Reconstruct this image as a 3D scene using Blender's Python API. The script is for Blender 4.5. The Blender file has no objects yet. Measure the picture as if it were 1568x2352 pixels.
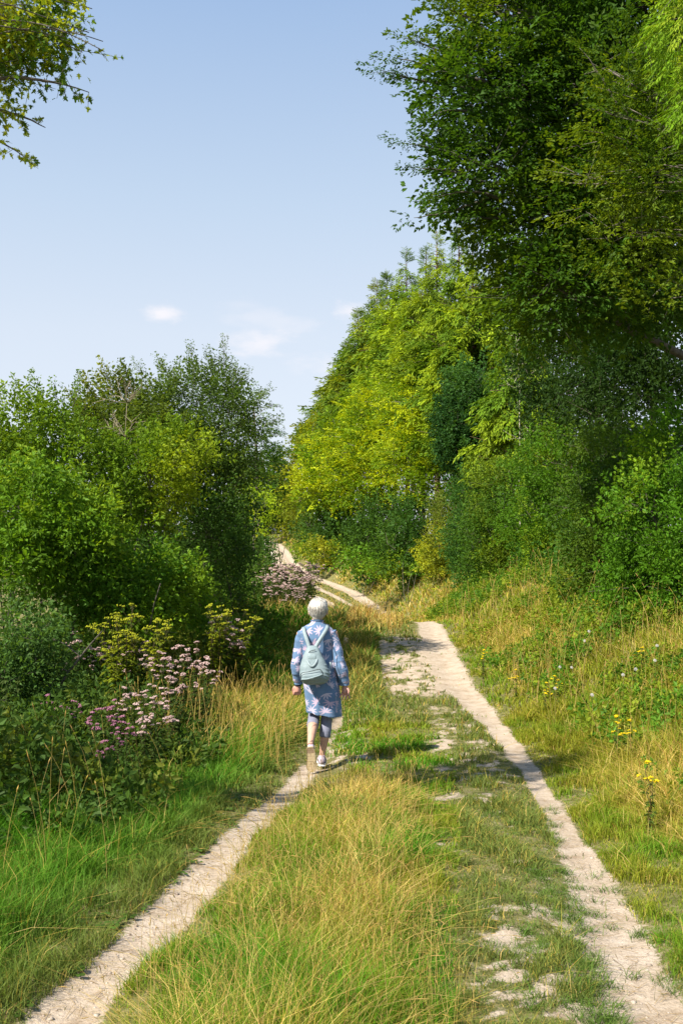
import bpy, math
import numpy as np

# ------------------------------------------------------------------ camera, sky, sun
S = bpy.context.scene
COL = S.collection
F, CX, HR, ZC = 2287.0, 784.0, 1240.0, 1.65       # focal length, optical axis and horizon of the photo, eye height
cam = bpy.data.cameras.new("camera"); cam.lens = 35.0; cam.sensor_width = 36.0; cam.sensor_fit = 'AUTO'
cam.shift_y = 64.0 / 2352.0; cam.clip_start = 0.05; cam.clip_end = 3000
camo = bpy.data.objects.new("camera", cam); COL.objects.link(camo)
camo.location = (0, 0, ZC); camo.rotation_euler = (math.radians(90), 0, 0)
S.camera = camo

SUN_EL, SUN_AZ = math.radians(46), math.radians(-130)   # azimuth measured from +Y towards +X
world = bpy.data.worlds.new("World"); S.world = world; world.use_nodes = True
nt = world.node_tree; nt.nodes.clear()
def wn(t, **k):
    n = nt.nodes.new(t)
    for a, b in k.items(): setattr(n, a, b)
    return n
sky = wn("ShaderNodeTexSky", sky_type='NISHITA', sun_disc=False)
sky.sun_elevation = SUN_EL; sky.sun_rotation = SUN_AZ
sky.air_density = 1.0; sky.dust_density = .7; sky.ozone_density = 1.8; sky.altitude = 100
tc = wn("ShaderNodeTexCoord"); sep = wn("ShaderNodeSeparateXYZ")
L = nt.links.new
mp = wn("ShaderNodeMapping"); mp.inputs['Scale'].default_value = (1.0, 1.0, 2.4)
no = wn("ShaderNodeTexNoise"); no.inputs['Scale'].default_value = 22.0; no.inputs['Detail'].default_value = 6; no.inputs['Roughness'].default_value = .55
L(tc.outputs['Generated'], mp.inputs[0]); L(mp.outputs[0], no.inputs[0])
acc = None
for c_, r_, sx_, sy_, k_ in ((368, 720, 56, 20, .75), (615, 785, 90, 26, .62), (640, 735, 110, 30, .25), (805, 712, 48, 30, .70), (740, 850, 70, 36, .40), (560, 700, 50, 25, .15),
                             (-900, 760, 160, 40, .6), (2300, 700, 190, 45, .6), (3600, 860, 160, 40, .6), (-2600, 820, 220, 50, .6)):   # small fair weather clouds, in view and outside it
    d_ = np.array([(c_ - CX) / F, 1.0, (HR - r_) / F]); d_ /= np.linalg.norm(d_)
    sub = wn("ShaderNodeVectorMath", operation='SUBTRACT'); sub.inputs[1].default_value = tuple(d_)
    sc_ = wn("ShaderNodeVectorMath", operation='MULTIPLY'); sc_.inputs[1].default_value = (F / sx_, F / sx_, F / sy_)
    ln_ = wn("ShaderNodeVectorMath", operation='LENGTH'); L(tc.outputs['Generated'], sub.inputs[0]); L(sub.outputs[0], sc_.inputs[0]); L(sc_.outputs[0], ln_.inputs[0])
    nm_ = wn("ShaderNodeMath", operation='MULTIPLY_ADD'); nm_.inputs[1].default_value = 3.4; L(no.outputs[0], nm_.inputs[0]); L(ln_.outputs['Value'], nm_.inputs[2])
    rm = wn("ShaderNodeMapRange"); rm.interpolation_type = 'SMOOTHSTEP'; rm.inputs[1].default_value = 2.9; rm.inputs[2].default_value = 1.5; rm.inputs[3].default_value = 0; rm.inputs[4].default_value = k_
    L(nm_.outputs[0], rm.inputs[0])
    if acc is None: acc = rm.outputs[0]
    else:
        mx_ = wn("ShaderNodeMath", operation='MAXIMUM'); L(acc, mx_.inputs[0]); L(rm.outputs[0], mx_.inputs[1]); acc = mx_.outputs[0]
mix = wn("ShaderNodeMix", data_type='RGBA'); mix.inputs[7].default_value = (7.2, 6.9, 7.1, 1)
# thin high veil: lifts the whole sky a little towards white, more near the horizon
veil = wn("ShaderNodeMix", data_type='RGBA'); veil.inputs[7].default_value = (6.1, 6.85, 8.35, 1)
vr = wn("ShaderNodeMapRange"); vr.inputs[1].default_value = 0.75; vr.inputs[2].default_value = 0.0
vr.inputs[3].default_value = .8; vr.inputs[4].default_value = .8
grad = wn("ShaderNodeValToRGB"); ge = grad.color_ramp.elements
while len(ge) < 5: ge.new(.5)
for i_, (p_, c_) in enumerate(((0, (.89, .92, 1.0)), (.2, (.79, .865, .975)), (.32, (.63, .765, .94)), (.48, (.41, .58, .86)), (1.0, (.2, .34, .65)))): ge[i_].position = p_; ge[i_].color = (*c_, 1)
gs_ = wn("ShaderNodeVectorMath", operation='SCALE'); gs_.inputs[3].default_value = 7.1
bg = wn("ShaderNodeBackground"); bg.inputs[1].default_value = .072
out = wn("ShaderNodeOutputWorld")
L(tc.outputs['Generated'], sep.inputs[0])
L(sep.outputs[2], grad.inputs[0]); L(grad.outputs[0], gs_.inputs[0]); L(gs_.outputs[0], veil.inputs[7])
L(sep.outputs[2], vr.inputs[0]); L(vr.outputs[0], veil.inputs[0]); L(sky.outputs[0], veil.inputs[6])
L(veil.outputs[2], mix.inputs[6]); L(acc, mix.inputs[0])
L(mix.outputs[2], bg.inputs[0]); L(bg.outputs[0], out.inputs[0])

sl = bpy.data.lights.new("sun", 'SUN'); sl.energy = 5.0; sl.angle = math.radians(.55); sl.color = (1, .93, .82)
so = bpy.data.objects.new("sun", sl); COL.objects.link(so)
sd = np.array([math.sin(SUN_AZ) * math.cos(SUN_EL), math.cos(SUN_AZ) * math.cos(SUN_EL), math.sin(SUN_EL)])
so.rotation_euler = (math.pi / 2 - SUN_EL, 0, math.pi - SUN_AZ)
S.view_settings.view_transform = 'Standard'; S.view_settings.look = 'None'
S.view_settings.exposure = 1.0; S.view_settings.gamma = 1
S.render.film_transparent = False
S.cycles.max_bounces = 7; S.cycles.transmission_bounces = 4; S.cycles.diffuse_bounces = 4; S.cycles.glossy_bounces = 2
S.cycles.use_denoising = True

rng = np.random.default_rng(11)
U = rng.uniform
V = lambda *a: np.array(a, float)

# ------------------------------------------------------------------ numpy noise
def _h(ix, iy, iz):
    ix, iy, iz = np.atleast_1d(ix), np.atleast_1d(iy), np.atleast_1d(iz)
    n = (ix * 374761393 + iy * 668265263 + iz * 2147483647 + 1013904223) & 0xffffffff
    n = ((n ^ (n >> 13)) * 1274126177) & 0xffffffff
    n = ((n ^ (n >> 16)) * 2246822519) & 0xffffffff
    return ((n ^ (n >> 15)) & 0xffffff) / float(0xffffff)
def vnoise(x, y, z=0.0):
    x = np.asarray(x, float); y = np.asarray(y, float); z = np.asarray(z, float) + 0 * x
    xi, yi, zi = np.floor(x).astype(np.int64), np.floor(y).astype(np.int64), np.floor(z).astype(np.int64)
    fx, fy, fz = x - xi, y - yi, z - zi
    fx, fy, fz = [t * t * (3 - 2 * t) for t in (fx, fy, fz)]
    r = 0
    for a in (0, 1):
        for b in (0, 1):
            for c in (0, 1):
                r = r + _h(xi + a, yi + b, zi + c) * (fx if a else 1 - fx) * (fy if b else 1 - fy) * (fz if c else 1 - fz)
    return r
def fbm(x, y, z=0.0, o=3):
    r, a, s, t = 0, 1.0, 1.0, 0
    for i in range(o):
        r = r + a * vnoise(np.asarray(x) * s + 17.3 * i, np.asarray(y) * s - 9.1 * i, np.asarray(z) * s + 3.7 * i)
        t += a; a *= .5; s *= 2.03
    return r / t if np.size(r) > 1 or np.ndim(x) else float(np.ravel(r)[0]) / t
def sst(a, b, x):
    t = np.clip((x - a) / (b - a), 0, 1); return t * t * (3 - 2 * t)

# ------------------------------------------------------------------ mesh helpers
def tag(o, label=None, cat=None, group=None, kind=None):
    if label: o['label'] = label
    if cat: o['category'] = cat
    if group: o['group'] = group
    if kind: o['kind'] = kind
    return o
def empty(name, loc=(0, 0, 0), rz=0.0, scale=1.0):
    o = bpy.data.objects.new(name, None); COL.objects.link(o)
    o.location = loc; o.rotation_euler = (0, 0, rz); o.scale = (scale,) * 3; o.empty_display_size = .1
    return o
class MB:
    """collects triangles; build() links them as one mesh object"""
    def __init__(s): s.v = []; s.f = []; s.c = []; s.n = 0
    def add(s, v, f, c=None):
        v = np.asarray(v, np.float32).reshape(-1, 3); f = np.asarray(f, np.int64).reshape(-1, 3)
        s.v.append(v); s.f.append(f + s.n); s.n += len(v)
        if c is None: c = (1, 1, 1)
        c = np.asarray(c, np.float32)
        s.c.append(np.broadcast_to(c, (len(v), 3)) if c.ndim == 1 else c)
    def mesh(s, name, mat, smooth=False):
        v = np.concatenate(s.v); f = np.concatenate(s.f); c = np.concatenate(s.c)
        me = bpy.data.meshes.new(name)
        me.vertices.add(len(v)); me.loops.add(f.size); me.polygons.add(len(f))
        me.vertices.foreach_set("co", v.ravel())
        me.loops.foreach_set("vertex_index", f.ravel().astype(np.int32))
        me.polygons.foreach_set("loop_start", np.arange(0, f.size, 3, dtype=np.int32))
        me.update(calc_edges=True)
        if smooth or len(f) < 150: me.polygons.foreach_set("use_smooth", np.full(len(f), smooth))
        a = me.attributes.new("tint", 'FLOAT_COLOR', 'POINT')
        a.data.foreach_set("color", np.concatenate([c, np.ones((len(c), 1), np.float32)], 1).astype(np.float32).ravel())
        me.materials.append(mat)
        return me
    def build(s, name, mat, parent=None, smooth=False, local=None):
        if local is not None: s.v = [np.asarray(x) - np.asarray(local, np.float32) for x in s.v]
        o = bpy.data.objects.new(name, s.mesh(name, mat, smooth)); COL.objects.link(o)
        if parent is not None: o.parent = parent
        return o
def tube(mb, pts, rad, k=6, col=(1, 1, 1), cap=True, squash=None, up=(0, 0, 1)):
    pts = np.asarray(pts, float); n = len(pts); rad = np.broadcast_to(np.asarray(rad, float), (n,))
    t = np.gradient(pts, axis=0); t /= np.linalg.norm(t, axis=1, keepdims=True) + 1e-9
    a = np.asarray(up, float)
    if abs(t[0] @ a) > .95: a = V(1, .2, 0)
    sx = np.cross(t, a); sx /= np.linalg.norm(sx, axis=1, keepdims=True) + 1e-9
    sy = np.cross(sx, t)
    th = np.arange(k) * 2 * math.pi / k
    q = 1.0 if squash is None else np.asarray(squash).reshape(-1, 1, 1)
    v = pts[:, None] + rad[:, None, None] * (np.cos(th)[None, :, None] * sx[:, None] + q * np.sin(th)[None, :, None] * sy[:, None])
    i = np.arange(n - 1)[:, None] * k; j = np.arange(k)[None]; j2 = (j + 1) % k
    f = np.stack([np.stack([i + j, i + j2, i + k + j2], -1), np.stack([i + j, i + k + j2, i + k + j], -1)], 2).reshape(-1, 3)
    v = v.reshape(-1, 3)
    if cap:
        v = np.concatenate([v, pts[:1], pts[-1:]]); b = n * k; j = np.arange(k); j2 = (j + 1) % k
        f = np.concatenate([f, np.stack([j2, j, np.full(k, b)], 1), np.stack([(n - 1) * k + j, (n - 1) * k + j2, np.full(k, b + 1)], 1)])
    mb.add(v, f, col)
def sticks(mb, p0, p1, r0, r1, col):
    """many thin three-sided rods at once"""
    p0 = np.asarray(p0, float); p1 = np.asarray(p1, float); n = len(p0)
    if n == 0: return
    t = p1 - p0; t /= np.linalg.norm(t, axis=1, keepdims=True) + 1e-9
    a = np.where(np.abs(t[:, 2:3]) > .9, V(1, 0, 0), V(0, 0, 1)); sx = np.cross(t, a); sx /= np.linalg.norm(sx, axis=1, keepdims=True) + 1e-9
    sy = np.cross(sx, t)
    th = np.arange(3) * 2.0944
    off = np.cos(th)[None, :, None] * sx[:, None] + np.sin(th)[None, :, None] * sy[:, None]
    r0 = np.broadcast_to(r0, (n,))[:, None, None]; r1 = np.broadcast_to(r1, (n,))[:, None, None]
    v = np.concatenate([p0[:, None] + r0 * off, p1[:, None] + r1 * off], 1)
    f0 = np.array([[0, 1, 4], [0, 4, 3], [1, 2, 5], [1, 5, 4], [2, 0, 3], [2, 3, 5]])
    f = (np.arange(n) * 6)[:, None, None] + f0[None]
    c = np.asarray(col, float)
    if c.ndim == 2: c = np.repeat(c, 6, 0)
    mb.add(v.reshape(-1, 3), f.reshape(-1, 3), c)
def curve(p0, p1, n=7, bend=.12, sag=0.0, seed=None):
    r = np.random.default_rng(seed) if seed is not None else rng
    t = np.linspace(0, 1, n)[:, None]; p0 = np.asarray(p0, float); p1 = np.asarray(p1, float); L_ = np.linalg.norm(p1 - p0)
    b = r.normal(0, 1, 3) * bend * L_; w = r.normal(0, 1, (n, 3)) * bend * .25 * L_ / n ** .5
    w[0] = w[-1] = 0
    return p0 + (p1 - p0) * t + np.sin(t * math.pi) * b + w + np.sin(t * math.pi) * V(0, 0, sag * L_)

# ------------------------------------------------------------------ materials
def newmat(name):
    m = bpy.data.materials.new(name); m.use_nodes = True; n = m.node_tree; n.nodes.clear()
    return m, n, n.nodes.new, n.links.new
def leaf_mat(name, trans=.46, rough=.55, spec=.14, tw=(1.25, 1.12, .45)):
    m, n, N, K = newmat(name)
    at = N("ShaderNodeAttribute"); at.attribute_name = "tint"
    pr = N("ShaderNodeBsdfPrincipled"); pr.inputs['Roughness'].default_value = rough
    pr.inputs['Specular IOR Level'].default_value = spec
    tr = N("ShaderNodeBsdfTranslucent")
    mu = N("ShaderNodeMix"); mu.data_type = 'RGBA'; mu.blend_type = 'MULTIPLY'; mu.inputs[0].default_value = 1
    mu.inputs[7].default_value = (*tw, 1)
    ms = N("ShaderNodeMixShader"); ms.inputs[0].default_value = trans
    o = N("ShaderNodeOutputMaterial")
    K(at.outputs[0], pr.inputs[0]); K(at.outputs[0], mu.inputs[6]); K(mu.outputs[2], tr.inputs[0])
    K(pr.outputs[0], ms.inputs[1]); K(tr.outputs[0], ms.inputs[2]); K(ms.outputs[0], o.inputs[0])
    return m
def tint_mat(name, rough=.8, spec=.2, noise=0.0, nscale=30, bump=0.0, bscale=60, sheen=0.0):
    m, n, N, K = newmat(name)
    at = N("ShaderNodeAttribute"); at.attribute_name = "tint"
    pr = N("ShaderNodeBsdfPrincipled"); pr.inputs['Roughness'].default_value = rough
    pr.inputs['Specular IOR Level'].default_value = spec; pr.inputs['Sheen Weight'].default_value = sheen
    o = N("ShaderNodeOutputMaterial"); K(pr.outputs[0], o.inputs[0])
    tc = N("ShaderNodeTexCoord")
    src = at.outputs[0]
    if noise:
        nz = N("ShaderNodeTexNoise"); nz.inputs['Scale'].default_value = nscale; nz.inputs['Detail'].default_value = 4
        K(tc.outputs['Object'], nz.inputs[0])
        mr = N("ShaderNodeMapRange"); mr.inputs[1].default_value = .3; mr.inputs[2].default_value = .7
        mr.inputs[3].default_value = 1 - noise; mr.inputs[4].default_value = 1 + noise; K(nz.outputs[0], mr.inputs[0])
        mu = N("ShaderNodeVectorMath"); mu.operation = 'SCALE'; K(src, mu.inputs[0]); K(mr.outputs[0], mu.inputs[3]); src = mu.outputs[0]
    K(src, pr.inputs[0])
    if bump:
        nb = N("ShaderNodeTexNoise"); nb.inputs['Scale'].default_value = bscale; nb.inputs['Detail'].default_value = 5
        K(tc.outputs['Object'], nb.inputs[0])
        bu = N("ShaderNodeBump"); bu.inputs['Strength'].default_value = bump; bu.inputs['Distance'].default_value = .01
        K(nb.outputs[0], bu.inputs['Height']); K(bu.outputs[0], pr.inputs['Normal'])
    return m
def spray_mat(src, name):
    m = src.copy(); m.name = name; n = m.node_tree; at = [q for q in n.nodes if q.type == 'ATTRIBUTE'][0]
    a2 = n.nodes.new("ShaderNodeAttribute"); a2.attribute_type = 'INSTANCER'; a2.attribute_name = "spray_tint"
    mu = n.nodes.new("ShaderNodeVectorMath"); mu.operation = 'MULTIPLY'
    tgt = [l.to_socket for l in n.links if l.from_node == at]
    n.links.new(at.outputs[0], mu.inputs[0]); n.links.new(a2.outputs[0], mu.inputs[1])
    for t in tgt: n.links.new(mu.outputs[0], t)
    return m
M_leaf = leaf_mat("leaf"); M_grass = leaf_mat("grass_blade", .34, .6, .12, (1.2, 1.1, .5))
M_cedar = leaf_mat("cedar_frond", .34, .6, .12)
S_leaf = spray_mat(M_leaf, 'leaf_spray'); S_cedar = spray_mat(M_cedar, 'cedar_spray')
M_petal = leaf_mat("petal", .25, .8, .1, (1.05, 1, 1))
M_bark = tint_mat("bark", .9, .15, .35, 14, .6, 40)
M_cloth = tint_mat("printed_cloth", .75, .15, .06, 180, .12, 300, .15)
M_skin = tint_mat("skin", .55, .3, .05, 30)
M_hair = tint_mat("white_hair", .5, .3, .10, 60)
M_bag = tint_mat("quilted_nylon", .55, .3, .06, 60, .2, 90)
M_rubber = tint_mat("shoe_sole", .7, .25, .08, 60)
M_dark = tint_mat("dark_zip", .5, .3)
M_stone = tint_mat("chalk_pebble", .85, .15, .15, 60)

def ground_mat():
    m, n, N, K = newmat("chalky_ground")
    at = N("ShaderNodeAttribute"); at.attribute_name = "tint"      # r = bare earth
    sp = N("ShaderNodeSeparateColor"); K(at.outputs[0], sp.inputs[0])
    geo = N("ShaderNodeNewGeometry")
    def noise(s, d=5, r=.6):
        q = N("ShaderNodeTexNoise"); q.inputs['Scale'].default_value = s; q.inputs['Detail'].default_value = d; q.inputs['Roughness'].default_value = r
        K(geo.outputs['Position'], q.inputs[0]); return q.outputs[0]
    def ramp(src, *st):
        q = N("ShaderNodeValToRGB"); e = q.color_ramp.elements
        while len(e) < len(st): e.new(.5)
        for i, (p, c) in enumerate(st): e[i].position = p; e[i].color = (*c, 1)
        K(src, q.inputs[0]); return q.outputs[0]
    dirt = ramp(noise(5.5, 8, .72), (.28, (.27, .195, .125)), (.42, (.39, .31, .225)), (.56, (.47, .385, .295)), (.74, (.54, .465, .38)))
    fine = ramp(noise(70, 4, .7), (.30, (.66, .60, .55)), (.48, (1, 1, 1)), (.70, (1.08, 1.07, 1.06)))
    mu = N("ShaderNodeMix"); mu.data_type = 'RGBA'; mu.blend_type = 'MULTIPLY'; mu.inputs[0].default_value = .8
    K(dirt, mu.inputs[6]); K(fine, mu.inputs[7])
    turf = ramp(noise(9, 6, .7), (.3, (.07, .07, .022)), (.48, (.13, .13, .04)), (.62, (.25, .21, .10)), (.75, (.40, .33, .22)))
    mr = N("ShaderNodeMath"); mr.operation = 'ADD'; K(sp.outputs[0], mr.inputs[0])
    nn = N("ShaderNodeMapRange"); nn.inputs[1].default_value = .25; nn.inputs[2].default_value = .75; nn.inputs[3].default_value = -.45; nn.inputs[4].default_value = .45
    K(noise(28, 4, .7), nn.inputs[0]); K(nn.outputs[0], mr.inputs[1])
    st = N("ShaderNodeMapRange"); st.interpolation_type = 'SMOOTHSTEP'; st.inputs[1].default_value = .20; st.inputs[2].default_value = .62; K(mr.outputs[0], st.inputs[0])
    mx = N("ShaderNodeMix"); mx.data_type = 'RGBA'; K(st.outputs[0], mx.inputs[0]); K(turf, mx.inputs[6]); K(mu.outputs[2], mx.inputs[7])
    pr = N("ShaderNodeBsdfPrincipled"); pr.inputs['Roughness'].default_value = .95; pr.inputs['Specular IOR Level'].default_value = .1
    K(mx.outputs[2], pr.inputs[0])
    ad = N("ShaderNodeMath"); ad.operation = 'ADD'; K(noise(45, 6, .7), ad.inputs[0]); K(noise(8, 4, .6), ad.inputs[1])
    bu = N("ShaderNodeBump"); bu.inputs['Strength'].default_value = .75; bu.inputs['Distance'].default_value = .02
    K(ad.outputs[0], bu.inputs['Height']); K(bu.outputs[0], pr.inputs['Normal'])
    o = N("ShaderNodeOutputMaterial"); K(pr.outputs[0], o.inputs[0])
    return m
M_ground = ground_mat()

# ------------------------------------------------------------------ terrain
_yy = np.linspace(-60, 400, 9201)
def prof(pts, sm=1.0):
    p = np.array(pts, float); r = np.interp(_yy, p[:, 0], p[:, 1])
    k = np.exp(-np.linspace(-2.5, 2.5, int(sm * 20) * 2 + 1) ** 2); k /= k.sum()
    r = np.convolve(np.pad(r, len(k) // 2, mode='edge'), k, 'valid')
    return lambda y: np.interp(y, _yy, r)
zc = prof([(-60, .2), (0, .02), (3.4, 0), (6, -.18), (9.6, -.52), (13, -.64), (16, -.62), (20, -.53), (25, -.44), (28, -.62), (34, -1.3), (42, -1.75), (48, -1.72), (60, -1.55), (75, -1.13), (90, -.32), (100, .43), (115, 1.15), (135, 1.7), (400, 3)], 1.2)
xr = prof([(-60, -1), (0, .72), (3.4, 1.08), (6, 1.42), (9.6, 1.80), (13, 1.91), (16, 1.80), (20, 1.93), (25, 2.2), (36, 2.25), (48, 1.7), (60, .72), (67, -.6), (75, -2.3), (90, -4.6), (100, -5.7), (115, -7.4), (140, -12), (180, -40), (400, -100)], .8)
xl = prof([(-60, -3), (0, -1.35), (3.4, -.99), (6, -.67), (9.6, -.29), (13, -.02), (16, 0), (20, .05), (25, .2), (36, .3), (48, -.12), (55, -1.15), (62, -2.6), (75, -4.3), (90, -5.9), (100, -6.9), (115, -8.8), (140, -13.5), (180, -42), (400, -102)], .8)
Hb = prof([(-60, .2), (0, .3), (6, .5), (12, 1.15), (20, 1.22), (30, 1.5), (48, 2.1), (60, 2.0), (75, 1.9), (100, 1.3), (125, .6), (400, .3)], 2)
Wb = prof([(-60, 3.5), (12, 3.3), (20, 3.0), (48, 2.3), (75, 2.4), (400, 3)], 2)
def ground_z(x, y, detail=True):
    x = np.asarray(x, float); y = np.asarray(y, float)
    z = zc(y)
    d = x - xr(y) - .4
    z = z + Hb(y) * sst(0, 1, d / Wb(y)) + .03 * np.clip(d - Wb(y), 0, 8)
    dl = xl(y) - .5 - x
    z = z + .10 * sst(0, 1.5, dl) - .02 * np.clip(dl - 1, 0, 5)
    for c, w in ((xl(y), .22), (xr(y), .24)):
        z = z - .045 * np.exp(-((x - c) / w) ** 2)
    if detail: z = z + .06 * (fbm(x * .9, y * .9, 0, 2) - .5) + .02 * (vnoise(x * 4, y * 4) - .5)
    return z
wl = prof([(-60, .12), (3.4, .12), (5, .12), (6, .105), (8, .10), (11, .09), (16, .05), (40, .15), (52, .28), (62, .28), (80, .30), (100, .42), (400, .5)], .6)
wr = prof([(-60, .16), (3.4, .18), (4, .15), (6, .092), (9, .082), (13, .15), (16, .26), (20, .33), (25, .26), (36, .22), (50, .34), (62, .42), (80, .36), (100, .42), (400, .5)], .6)
def bare(x, y):
    """0..1, how bare and trodden the ground is (the soil map of the track)"""
    a, b = xl(y), xr(y); t = (x - a) / (b - a)
    wob = (fbm(x * 2.2, y * 1.1, 5, 3) - .5)
    m1 = 1 - sst(.6, 1.5, np.abs(x - a + wob * .10) / wl(y))
    m1 = m1 * (1 - .75 * sst(8.3, 10, y) * (1 - sst(40, 45, y)) * sst(.42, .56, fbm(x * 1.5, y * 1.6, 9, 2)))
    m2 = 1 - sst(.6, 1.5, np.abs(x - b + wob * .12) / wr(y))
    n = .35 * fbm(x * 4.6, y * 3.2, 2, 3) + .65 * fbm(x * 12, y * 15, 6, 3)
    def zone(t0, t1, y0, y1, thr):
        k = sst(t0 - .08, t0 + .08, t) * (1 - sst(t1 - .05, t1 + .08, t)) * sst(y0 - .5, y0 + .5, y) * (1 - sst(y1 - .8, y1 + .8, y))
        return k * sst(thr - .10, thr + .13, n)
    m = np.maximum(m1, m2)
    m = np.maximum(m, zone(.38, 1.02, 14.6, 21.8, .42))
    m = np.maximum(m, zone(.58, .92, 8.8, 13.6, .55))
    m = np.maximum(m, zone(.70, 1.0, 2.0, 5.2, .565))
    m = np.maximum(m, zone(.55, 1.0, 5.2, 9, .63))
    m = np.maximum(m, zone(.0, .25, 9.2, 14, .56))
    m = np.maximum(m, zone(.40, .52, 50, 70, .30))
    m = np.maximum(m, zone(.0, 1.0, 84, 120, .50))
    return np.clip(m, 0, 1)

def sheet():
    ys = [2.0]
    while ys[-1] < 135: ys.append(ys[-1] + max(.035, .011 * ys[-1]))
    ys = np.array(list(np.linspace(-50, 1.6, 24)) + ys + list(np.linspace(142, 390, 22)))
    s = np.concatenate([-np.geomspace(260, 3.4, 34), np.arange(-3.3, 2.9, .05), np.geomspace(2.95, 260, 44)])
    Y, Sx = np.meshgrid(ys, s, indexing='ij')
    X = (xl(Y) + xr(Y)) / 2 + Sx * (1 + 0 * Y)
    Z = ground_z(X, Y); B = bare(X, Y)
    n, k = Y.shape
    v = np.stack([X, Y, Z], -1).reshape(-1, 3)
    i = (np.arange(n - 1)[:, None] * k + np.arange(k - 1)[None]).ravel()
    q = np.stack([i, i + 1, i + k + 1, i + k], 1)
    fb = B.ravel()[q].mean(1)
    cc = np.stack([B.ravel()] * 3, 1)
    for nm, sel in (("path", fb > .5), ("ground", fb <= .5)):
        qq = q[sel]; idx = np.unique(qq); mp_ = np.zeros(len(v), np.int64); mp_[idx] = np.arange(len(idx)); qq = mp_[qq]
        mb = MB(); mb.add(v[idx], np.concatenate([qq[:, [0, 1, 2]], qq[:, [0, 2, 3]]]), cc[idx])
        o = mb.build(nm, M_ground, None, smooth=True); tag(o, kind='structure')
sheet()

# ------------------------------------------------------------------ grass
def blades(mb, x, y, h, w, lean, bend, col, tipcol=None, z=None):
    """ribbons of three triangles; lean and bend in metres sideways"""
    n = len(x)
    if n == 0: return
    z0 = (ground_z(x, y) if z is None else z) - .012
    az = U(0, 2 * math.pi, n); dx, dy = np.cos(az), np.sin(az)
    fa = U(0, math.pi, n); fx, fy = np.cos(fa) * w / 2, np.sin(fa) * w / 2
    hm = h * .55
    b = np.stack([x, y, z0], 1); sd_ = np.stack([fx, fy, 0 * fx], 1)
    mpt = b + np.stack([dx * lean * .45, dy * lean * .45, hm], 1)
    tip = b + np.stack([dx * (lean + bend), dy * (lean + bend), np.maximum(h - bend * .5, h * .3)], 1)
    v = np.stack([b - sd_, b + sd_, mpt + sd_ * .8, mpt - sd_ * .8, tip], 1).reshape(-1, 3)
    f0 = np.array([[0, 1, 2], [0, 2, 3], [3, 2, 4]])
    f = ((np.arange(n) * 5)[:, None, None] + f0[None]).reshape(-1, 3)
    tipcol = col if tipcol is None else tipcol
    c = np.stack([col, col, (col + tipcol) / 2, (col + tipcol) / 2, tipcol], 1).reshape(-1, 3)
    mb.add(v, f, c)
C_lush, C_turf, C_olive = V(.072, .225, .010), V(.14, .19, .042), V(.22, .245, .022)
C_gold, C_straw, C_rust = V(.41, .335, .07), V(.62, .47, .17), V(.36, .20, .055)
def lerp(a, b, t): return a + (b - a) * np.asarray(t)[..., None]

def grass_params(x, y):
    """height, gold share, straw share, keep chance"""
    a, b = xl(y), xr(y); t = (x - a) / (b - a); d = x - b - wr(y); dl = a - wl(y) - x
    n1 = fbm(x * .9, y * .7, 1, 3); n2 = fbm(x * 2.3, y * 1.8, 4, 2); n3 = fbm(x * .35, y * .3, 8, 2)
    h = .030 + .085 * sst(.38, .72, fbm(x * 5, y * 4, 12, 2)); g = np.full_like(x, .16); green = np.zeros_like(x)
    # tall strip between the wheel tracks
    e0 = .10 + .03 * (y - 3); e0 = np.interp(y, [3, 4.5, 6, 8, 10], [.16, .10, .09, .16, .22])
    e1 = np.interp(y, [3, 4.5, 6, 8, 9.3, 10.2, 12], [.60, .58, .52, .44, .34, .15, .0])
    ts = sst(e0, e0 + .12, t + (n2 - .5) * .12) * (1 - sst(e1 - .14, e1 + .06, t + (n2 - .5) * .2)) * (1 - sst(8.2, 9.6, y))
    h = h + ts * (.05 + .16 * sst(.25, .75, n1)) * (1 - .45 * sst(6.0, 8.6, y)); 
    gb = 1.0 * np.exp(-((x - .12) / .42) ** 2 - ((y - 4.55) / .65) ** 2) + .50 * np.exp(-((x - .12) / .42) ** 2 - ((y - 6.8) / 1.3) ** 2) + .35 * np.exp(-((x + .45) / .22) ** 2 - ((y - 4.3) / .5) ** 2)
    g = np.maximum(g, ts * np.clip(.06 + gb * .75 + 2.2 * (n1 - .55), .03, .85))
    # crest of the rise
    cr = sst(21.5, 24.5, y) * (1 - sst(31, 38, y)) * (1 - sst(.62, .8, t)) * sst(-2, -1, t)
    h = h + cr * .16; g = np.maximum(g, cr * .8)
    # wide grass beyond woman
    mid = sst(11, 15, y) * (1 - sst(31, 38, y)) * (1 - sst(.2, .42, t)) * (t > -.2)
    h = h + mid * .22; g = np.maximum(g, mid * .32)
    # left verge
    lv = sst(.05, .5, dl + (n2 - .5) * .25)
    h = h + lv * (.07 + .16 * n1); green = lv
    gp = sst(.15, .45, dl) * sst(8.3, 9.3, y + (n2 - .5)) * (1 - sst(12.2, 14.5, y))
    g = np.where(dl > 0, np.maximum(.05, gp * (.30 + .6 * (n1 - .3))), g); h = h + gp * .12
    fl = (dl > 0) * sst(12, 15, y); g = np.maximum(g, fl * .25); h = h + fl * .08
    # right bank
    rb = sst(.05, .9, d + (n2 - .5) * .5)
    h = h + rb * (.07 + .18 * n1); g = np.where(d > 0, np.clip(.12 + rb * (.16 + 1.2 * (n3 - .45)), .08, .5), g)
    g = np.where((d > 0) & (y > 26), np.maximum(g, .55 + .6 * (n1 - .5)), g)
    g = np.where(y > 45, np.maximum(g, .45), g)
    s = np.where(t < 1, ts, 0) * .35 + cr * .2
    return h, np.clip(g, 0, 1), s, green, d, dl, t, n1, n2

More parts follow.
